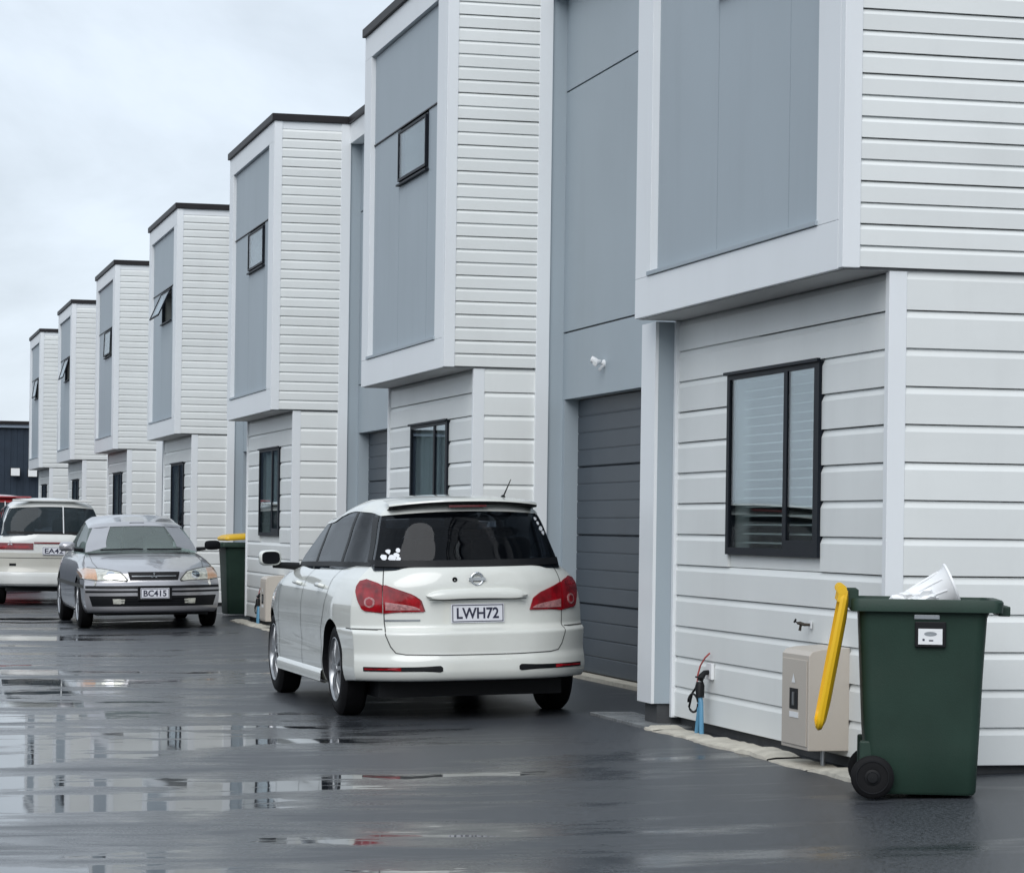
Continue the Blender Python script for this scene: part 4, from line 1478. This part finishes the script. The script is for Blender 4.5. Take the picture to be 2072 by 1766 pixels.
# ---- silver sedan, nose towards the camera (local y = 0 at the nose)
def silver_sedan():
    CX, CY = 3.80, 34.15
    t = empty('silver_sedan', (CX, CY, gz(CX)))
    t.scale = (.965, 1, 1)
    t.rotation_euler = (0, R(-1.2), R(0.3))
    tag(t, 'silver sedan facing the camera, parked between the wagon and the white van', 'car')
    Ln = 4.76
    low = Shell(Ln,
                zbot=tab((0, .20), (.5, .19), (4.2, .2), (4.76, .28)),
                ztop=tab((0, .69), (.04, .705), (.16, .745), (.6, .835), (1.1, .905), (1.4, .935), (2, .95), (3.6, .965), (4.3, .96), (4.76, .90)),
                W=tab((.18, .82), (.26, .865), (.40, .885), (.55, .887), (.66, .878), (.78, .85), (.88, .80), (.96, .74)),
                taper=tab((0, .955), (.3, .97), (.9, 1), (3.8, 1), (4.76, .93)),
                Y0=tab((.19, .10), (.23, .03), (.30, .012), (.42, .0), (.51, .0), (.545, .02), (.58, .055), (.70, .085), (.75, .11)),
                Y1=tab((.2, .1), (.4, 0), (.9, .06)),
                r0=.27, e0=3.0, r1=.25, e1=3.2, crown=.028, edge=.035)
    me = low.mesh(40, 90, 44)
    bm_ = cut_wheels(me, [(.95, .31), (3.65, .31)], .345, .34, .88, [M['carsilver'], M['black']])
    link('body', bm_, None, t)
    bv = low.bvh
    gh = Shell(Ln,
               zbot=lambda y: .915,
               ztop=tab((0, 1.30), (1.6, 1.36), (2.4, 1.392), (3.2, 1.385), (4.0, 1.34), (4.76, 1.30)),
               W=tab((.92, .755), (1.0, .735), (1.2, .655), (1.32, .595), (1.40, .535)),
               taper=tab((0, .97), (1.5, .98), (2.4, 1), (3.6, .98), (4.76, .94)),
               Y0=tab((.92, 1.22), (1.05, 1.46), (1.2, 1.76), (1.32, 2.02), (1.39, 2.22)),
               Y1=tab((.92, .66), (1.1, .92), (1.3, 1.22), (1.39, 1.42)),
               r0=.22, e0=2.6, r1=.2, e1=2.4, crown=.03, edge=.04)
    g_ = gh.mesh(24, 50, 16)
    bpy.data.meshes.remove(g_)
    gb = gh.bvh
    greenhouse(t, gh, M['wglass'], M['carsilver'], .86, front_name='rear_window', rear_name='windscreen')
    MB().grid([[gh.P(a, b, .05) + Vector((0, 0, .03)) for a in (-.93, -.5, 0, .5, .93)] for b in [k / 12 * .94 + .03 for k in range(13)]]).build('dashboard', M['cabin_grey'], t)
    for sx in (-.37, .37):
        seat(t, sx, 2.45, .90, 1.20, m='seat_light', facing=-1)
        seat(t, sx, 3.45, .90, 1.10, m='seat_light', facing=-1)
    MB().box(-.10, .10, 1.93, 1.95, 1.235, 1.295).build('interior_mirror', M['black'], t, bevel=.01)
    MB().tube([(-.37 + .17 * math.cos(q), 1.95 - .05 * math.sin(q), .98 + .15 * math.sin(q)) for q in [math.pi * 2 * k / 20 for k in range(21)]], .014, 8).build('steering_wheel', M['black'], t, True)
    for s, vw in ((-1, 'left'), (1, 'right')):
        ribbon(gb, vw, [(1.42, .95), (1.75, 1.12), (2.05, 1.27), (2.3, 1.34)], .07, .006).build('front_pillar', M['carsilver'], t, True)
        ribbon(gb, vw, [(2.72, .95), (2.76, 1.33)], .07, .003).build('door_pillar', M['black'], t, True)
        ribbon(gb, vw, [(3.95, .95), (3.7, 1.15), (3.45, 1.33)], .16, .004).build('rear_pillar', M['carsilver'], t, True)
        # headlamps
        hl = [(.875, .735), (.80, .742), (.60, .722), (.43, .690), (.385, .655), (.34, .60), (.37, .588), (.62, .590), (.86, .612)]
        hl = [(s * x, z) for x, z in hl]
        sur = drape(bv, 'rear', [(s * .88, .748), (s * .78, .752), (s * .58, .735), (s * .41, .70), (s * .32, .60), (s * .34, .578), (s * .62, .580), (s * .875, .602)], .003, 0, 12, 24, .004)
        ho = drape(bv, 'rear', hl, .010, 0, 14, 26, .02).build('headlamp', M['lens_clear'], t, True, angle=40)
        sur.build('lamp_surround', M['gap'], ho, True)
        am = [(s * .872, .732), (s * .80, .738), (s * .70, .728), (s * .69, .600), (s * .855, .615)]
        drape(bv, 'rear', am, .0125, 0, 10, 14, .004).build('indicator', M['lens_amber'], ho, True)
        cc = [(s * .53 + .055 * math.cos(q), .655 + .045 * math.sin(q)) for q in [2 * math.pi * k / 18 for k in range(18)]]
        drape(bv, 'rear', cc, .0125, 0, 8, 10, .003).build('reflector_bowl', M['chrome'], ho, True)
        fg = [(s * .52, .375), (s * .37, .375), (s * .38, .315), (s * .51, .315)]
        fo = drape(bv, 'rear', fg, .006, 0, 4, 8, .004).build('fog_lamp', M['lens_clear'], t, True)
        # shut lines
        for ln in ([(1.40, .28), (1.42, .6), (1.36, .92)], [(2.62, .28), (2.66, .9)]):
            ribbon(bv, vw, ln, .007).build('shut_line', M['gap'], t, True)
        ribbon(bv, vw, [(.45, .52), (1.0, .53), (3.9, .54)], .045, .006).build('side_moulding', M['gap'], t, True)
        wheel(t, s * .79, .95, .31, .31, s, 7)
        wheel(t, s * .79, 3.65, .31, .31, s, 7)
        rows = []
        cx = s * .95
        for dy, k in ((.06, .80), (.04, .96), (-.0, 1.0), (-.04, .85), (-.07, .4)):
            rows.append([(cx + .105 * k * (1 if math.cos(q) >= 0 else -1) * abs(math.cos(q)) ** .6, 1.55 + dy, 1.0 + .06 * k * (1 if math.sin(q) >= 0 else -1) * abs(math.sin(q)) ** .6)
                         for q in [2 * math.pi * j / 20 for j in range(20)]])
        mm = MB().grid(rows, True)
        mm.f.append(tuple(80 + j for j in range(20)))
        mm.f.append(tuple(j for j in range(20)))
        mo = mm.build('door_mirror', M['carsilver'] if s < 0 else M['cabin'], t, True, angle=50)
        MB().tube([(s * .74, 1.58, .95), (s * .86, 1.56, .96)], [.028, .022], 8).build('mirror_arm', M['black'], mo, True)
    # grille with bar and emblem
    gr = drape(bv, 'rear', [(-.325, .692), (.325, .692), (.30, .598), (-.30, .598)], .007, 0, 6, 24, .004).build('grille', M['black'], t, True)
    drape(bv, 'rear', [(-.28, .652), (.28, .652), (.275, .640), (-.275, .640)], .012, 0, 2, 20, .004).build('grille_bar', M['galv'], gr, True)
    ey = hit(bv, 'rear', 0, .65)[0].y - .016
    em = MB()
    for k in range(3):
        q = R(90 + 120 * k)
        dx, dz = math.cos(q), math.sin(q)
        px, pz = -dz, dx
        v = [(dx * .004, 0, dz * .004), (dx * .026 + px * .014, 0, dz * .026 + pz * .014), (dx * .048, 0, dz * .048), (dx * .026 - px * .014, 0, dz * .026 - pz * .014)]
        em.add(v + [(a, .006, c) for a, _, c in v], [(0, 1, 2, 3), (4, 7, 6, 5), (0, 4, 5, 1), (1, 5, 6, 2), (2, 6, 7, 3), (3, 7, 4, 0)])
    em.build('emblem', M['chrome'], gr, loc=(0, ey, .652))
    # hood shut lines
    for s in (-1, 1):
        ribbon(bv, 'top', [(s * .66, .40), (s * .70, .8), (s * .69, 1.25)], .006).build('bonnet_line', M['gap'], t, True)
    # bumper mouldings
    for z, h in ((.515, .030), (.462, .022)):
        drape(bv, 'rear', [(-.84, z + h / 2), (.84, z + h / 2), (.84, z - h / 2), (-.84, z - h / 2)], .006, 0, 2, 50, .004).build('bumper_moulding', M['black'], t, True)
    lg = drape(bv, 'rear', [(-.80, .41), (.80, .41), (.76, .285), (-.76, .285)], .003, 0, 6, 50, .004).build('lower_grille', M['black'], t, True)
    for z in (.375, .345, .315):
        drape(bv, 'rear', [(-.42, z + .004), (.42, z + .004), (.42, z - .004), (-.42, z - .004)], .007, 0, 1, 30, .003).build('grille_slat', M['cabin'], lg, True)
    plate(t, (0, -.022, .44), 'BC415', 0, .36, .125, size=.1)
    MB().box(-.215, .215, -.015, .02, .355, .525).build('plate_holder', M['black'], t, bevel=.006)
    MB().box(-.70, .70, .25, 4.4, .17, .24).build('underbody', M['black'], t)
    # wipers and paper on the dash
    MB().tube([(-.55, 1.27, .955), (-.1, 1.24, .965), (.0, 1.235, .96)], .010, 6).tube([(.05, 1.235, .96), (.5, 1.27, .955)], .010, 6).build('wiper', M['black'], t, True)
    MB().box(.44, .60, 1.62, 1.63, .985, 1.05).build('dash_card', M['platewhite'], t)


silver_sedan()


# ---- white van and red vehicle further back (rear to the camera)
def people_carrier(name, loc, rz, label, cat, paint, low_paint, scale=1.0, detail=True, txt=''):
    t = empty(name, loc, rz)
    t.scale = (scale,) * 3
    tag(t, label, cat)
    Ln = 4.5
    low = Shell(Ln,
                zbot=tab((0, .30), (.5, .26), (4, .24), (4.5, .3)),
                ztop=tab((0, 1.13), (2.6, 1.08), (3.3, 1.02), (4.2, .86), (4.5, .75)),
                W=tab((.25, .80), (.35, .85), (.6, .865), (.85, .86), (1.0, .845), (1.13, .80)),
                taper=tab((0, .96), (.5, .985), (1, 1), (3.6, 1), (4.5, .92)),
                Y0=tab((.28, .06), (.33, .01), (.40, .0), (.50, .0), (.54, .05), (.60, .055), (.84, .06), (1.0, .065), (1.13, .10)),
                Y1=tab((.2, .1), (.4, 0), (.8, .1)),
                r0=.20, e0=4.5, r1=.4, e1=2.6, crown=.012, edge=.02)
    me = low.mesh(32, 60, 34)
    bm_ = cut_wheels(me, [(.92, .32), (3.62, .32)], .36, .34, .86, [paint, M['black']])
    link('body', bm_, None, t)
    bv = low.bvh
    gh = Shell(Ln, zbot=lambda y: 1.09,
               ztop=tab((0, 1.64), (.6, 1.68), (2, 1.69), (3, 1.66), (4.5, 1.6)),
               W=tab((1.08, .80), (1.3, .765), (1.52, .69), (1.62, .63), (1.69, .56)),
               taper=tab((0, .96), (1, 1), (4.5, .97)),
               Y0=tab((1.08, .09), (1.3, .13), (1.5, .20), (1.62, .27), (1.69, .34)),
               Y1=tab((1.05, 1.1), (1.3, 1.5), (1.6, 1.95), (1.7, 2.1)),
               r0=.14, e0=4.5, r1=.3, e1=2.4, crown=.04, edge=.05)
    g_ = gh.mesh(22, 40, 14)
    bpy.data.meshes.remove(g_)
    gb = gh.bvh
    greenhouse(t, gh, M['vglass'], paint, .83)
    MB().grid([[gh.P(a, b, .03) + Vector((0, 0, .02)) for a in (-.94, 0, .94)] for b in [k / 8 * .94 + .03 for k in range(9)]]).build('cabin_floor', M['cabin'], t)
    for sx in (-.38, .38):
        seat(t, sx, 2.0, 1.09, 1.45)
    for s, vw in ((-1, 'left'), (1, 'right')):
        ribbon(gb, vw, [(.30, 1.12), (.42, 1.58)], .14, .006).build('rear_pillar', paint, t, True)
        ribbon(gb, vw, [(2.0, 1.12), (1.95, 1.58)], .08, .004).build('door_pillar', M['black'], t, True)
        wheel(t, s * .76, .92, .32, .32, s, 7)
        wheel(t, s * .76, 3.62, .32, .32, s, 7)
        lp = [(s * .83, .99), (s * .30, .985), (s * .30, .86), (s * .83, .855)]
        lo = drape(bv, 'rear', lp, .012, 0, 8, 22, .01).build('tail_lamp', M['lens_dark'], t, True)
        drape(bv, 'rear', [(s * .82, .93), (s * .34, .93), (s * .34, .885), (s * .82, .88)], .016, 0, 4, 20, .005).build('brake_lens', M['lens_red'], lo, True)
        MB().tube([(s * .86, 3.0, 1.12), (s * 1.0, 3.0, 1.14)], [.05, .085], 12).build('door_mirror', paint, t, True)
    drape(bv, 'rear', [(-.29, .99), (.29, .99), (.29, .965), (-.29, .965)], .012, 0, 3, 14, .01).build('centre_garnish', M['lens_dark'], t, True)
    lowp = drape(bv, 'rear', [(-.80, .82), (.80, .82), (.815, .52), (-.815, .52)], .004, 0, 6, 30, .004).build('lower_panel', low_paint, t, True)
    drape(bv, 'rear', [(-.80, .745), (.80, .745), (.80, .735), (-.80, .735)], .006, 0, 1, 30, .003).build('tailgate_line', M['gap'], lowp, True)
    bp_ = drape(bv, 'rear', [(-.81, .50), (.81, .50), (.80, .34), (-.80, .34)], .010, 0, 6, 30, .01).build('rear_bumper', paint, t, True)
    drape(bv, 'rear', [(-.66, .655), (-.56, .655), (-.56, .615), (-.66, .615)], .008, 0, 2, 6, .004).build('towing_cover', M['black'], t)
    drape(bv, 'rear', [(.70, .47), (.74, .47), (.74, .37), (.70, .37)], .016, 0, 2, 4, .004).build('reflector', M['black'], bp_)
    MB().box(-.62, .62, .18, .30, 1.625, 1.655).build('spoiler', paint, t, bevel=.01)
    MB().tube([(.17, gh.P(0, 0, .05).y - .012, 1.13), (.165, gh.P(0, 0, .8).y - .016, 1.56)], .010, 8).build('rear_wiper', M['whiteplastic'], t, True)
    ribbon(gb, 'rear', [(-.70, 1.135), (.70, 1.135)], .04, .004).build('window_seal', M['black'], t, True)
    if txt:
        plate(t, (0.02, .035, .855), txt, 0, .36, .125, size=.1)
    MB().box(-.70, .70, .2, 4.2, .22, .30).build('underbody', M['black'], t)
    # three-pointed emblem on the left lamp
    if detail:
        em = MB()
        for k in range(3):
            q = R(90 + 120 * k)
            dx, dz = math.cos(q), math.sin(q)
            px, pz = -dz, dx
            v = [(dx * .003, 0, dz * .003), (dx * .022 + px * .012, 0, dz * .022 + pz * .012), (dx * .044, 0, dz * .044), (dx * .022 - px * .012, 0, dz * .022 - pz * .012)]
            em.add(v + [(a, .006, c) for a, _, c in v], [(0, 1, 2, 3), (4, 7, 6, 5), (0, 4, 5, 1), (1, 5, 6, 2), (2, 6, 7, 3), (3, 7, 4, 0)])
        em.build('emblem', M['chrome'], t, loc=(-.66, .05, .965))
    return t


people_carrier('white_van', (3.30, 44.0, gz(3.3)), 0, 'white van with rear to the camera behind the silver sedan', 'van', M['vanwhite'], M['vanbeige'], .99, True, 'EA42')
people_carrier('red_van', (2.95, 53.5, gz(2.95)), 0, 'red vehicle roof showing behind the white van at the left edge', 'van', M['carred'], M['carred'], 1.07, False)


# ------------------------------------------------------------------ far navy shed
def shed():
    t = empty('navy_shed', (4, 94, 0))
    tag(t, 'low navy steel shed closing the far end of the driveway', 'shed')
    off = (4, 94, 0)
    x0, x1, y0 = -14, 16, 92.0
    mb = MB()
    n = 150
    prof = []
    for k in range(n):
        x = x0 + (x1 - x0) * k / n
        d = (x1 - x0) / n
        prof += [(x, y0), (x + d * .55, y0), (x + d * .62, y0 + .012), (x + d * .93, y0 + .012)]
    prof.append((x1, y0))
    mb.grid([[(x, y, -.2) for x, y in prof], [(x, y, 4.30) for x, y in prof]])
    mb.build('cladding', M['navy'], t, off=off)
    MB().box(x0, x1, y0 + .05, 104, -.2, 4.30).build('shed_wall', M['navy'], t, off=off)
    MB().box(x0 - .1, x1 + .1, y0 - .12, 104, 4.31, 4.42).build('fascia', M['navytrim'], t, off=off)
    MB().box(x0 - .15, x1 + .15, y0 - .2, 104, 4.425, 4.52).build('roof_edge', M['cap'], t, off=off)


shed()


def flood_light(x, z, label):
    t = empty('flood_light', (x, 91.95, z))
    tag(t, label, 'flood light', 'flood lights on the navy shed')
    MB().box(-.05, .05, -.12, .04, -.05, .05).build('bracket', M['black'], t)
    MB().box(-.16, .16, -.20, -.12, -.14, .14).build('housing', M['black'], t, bevel=.01)
    MB().box(-.14, .14, -.215, -.2005, -.12, .12).build('lens', M['lampglass'], t, bevel=.004)


flood_light(5.65, 2.88, 'small white flood light on navy shed, the left one')
flood_light(6.20, 2.86, 'small white flood light on navy shed, the right one beside the last house')


# ------------------------------------------------------------------ added timber fence, out of view, only for reflections in glass and car paint
def fence():
    t = empty('added_fence', (-7.5, 20, 0))
    tag(t, 'brown timber paling fence added out of view for reflections in glass and car paint', 'fence')
    me = bpy.data.meshes.new('paling')
    mb = MB().box(-.012, .012, 0, .29, 0, 1.75)
    me.from_pydata(mb.v, [], mb.f)
    me.materials.append(M['brick'])
    for k in range(290):
        o = bpy.data.objects.new('paling', me)
        COL.objects.link(o)
        o.parent = t
        o.location = (random.uniform(-.006, .006), -46 + k * .297, 0.02 + random.uniform(-.01, .01))
    MB().box(.02, .06, -46, 40, .3, .38).box(.02, .06, -46, 40, 1.4, 1.48).build('rail', M['brick'], t)


fence()
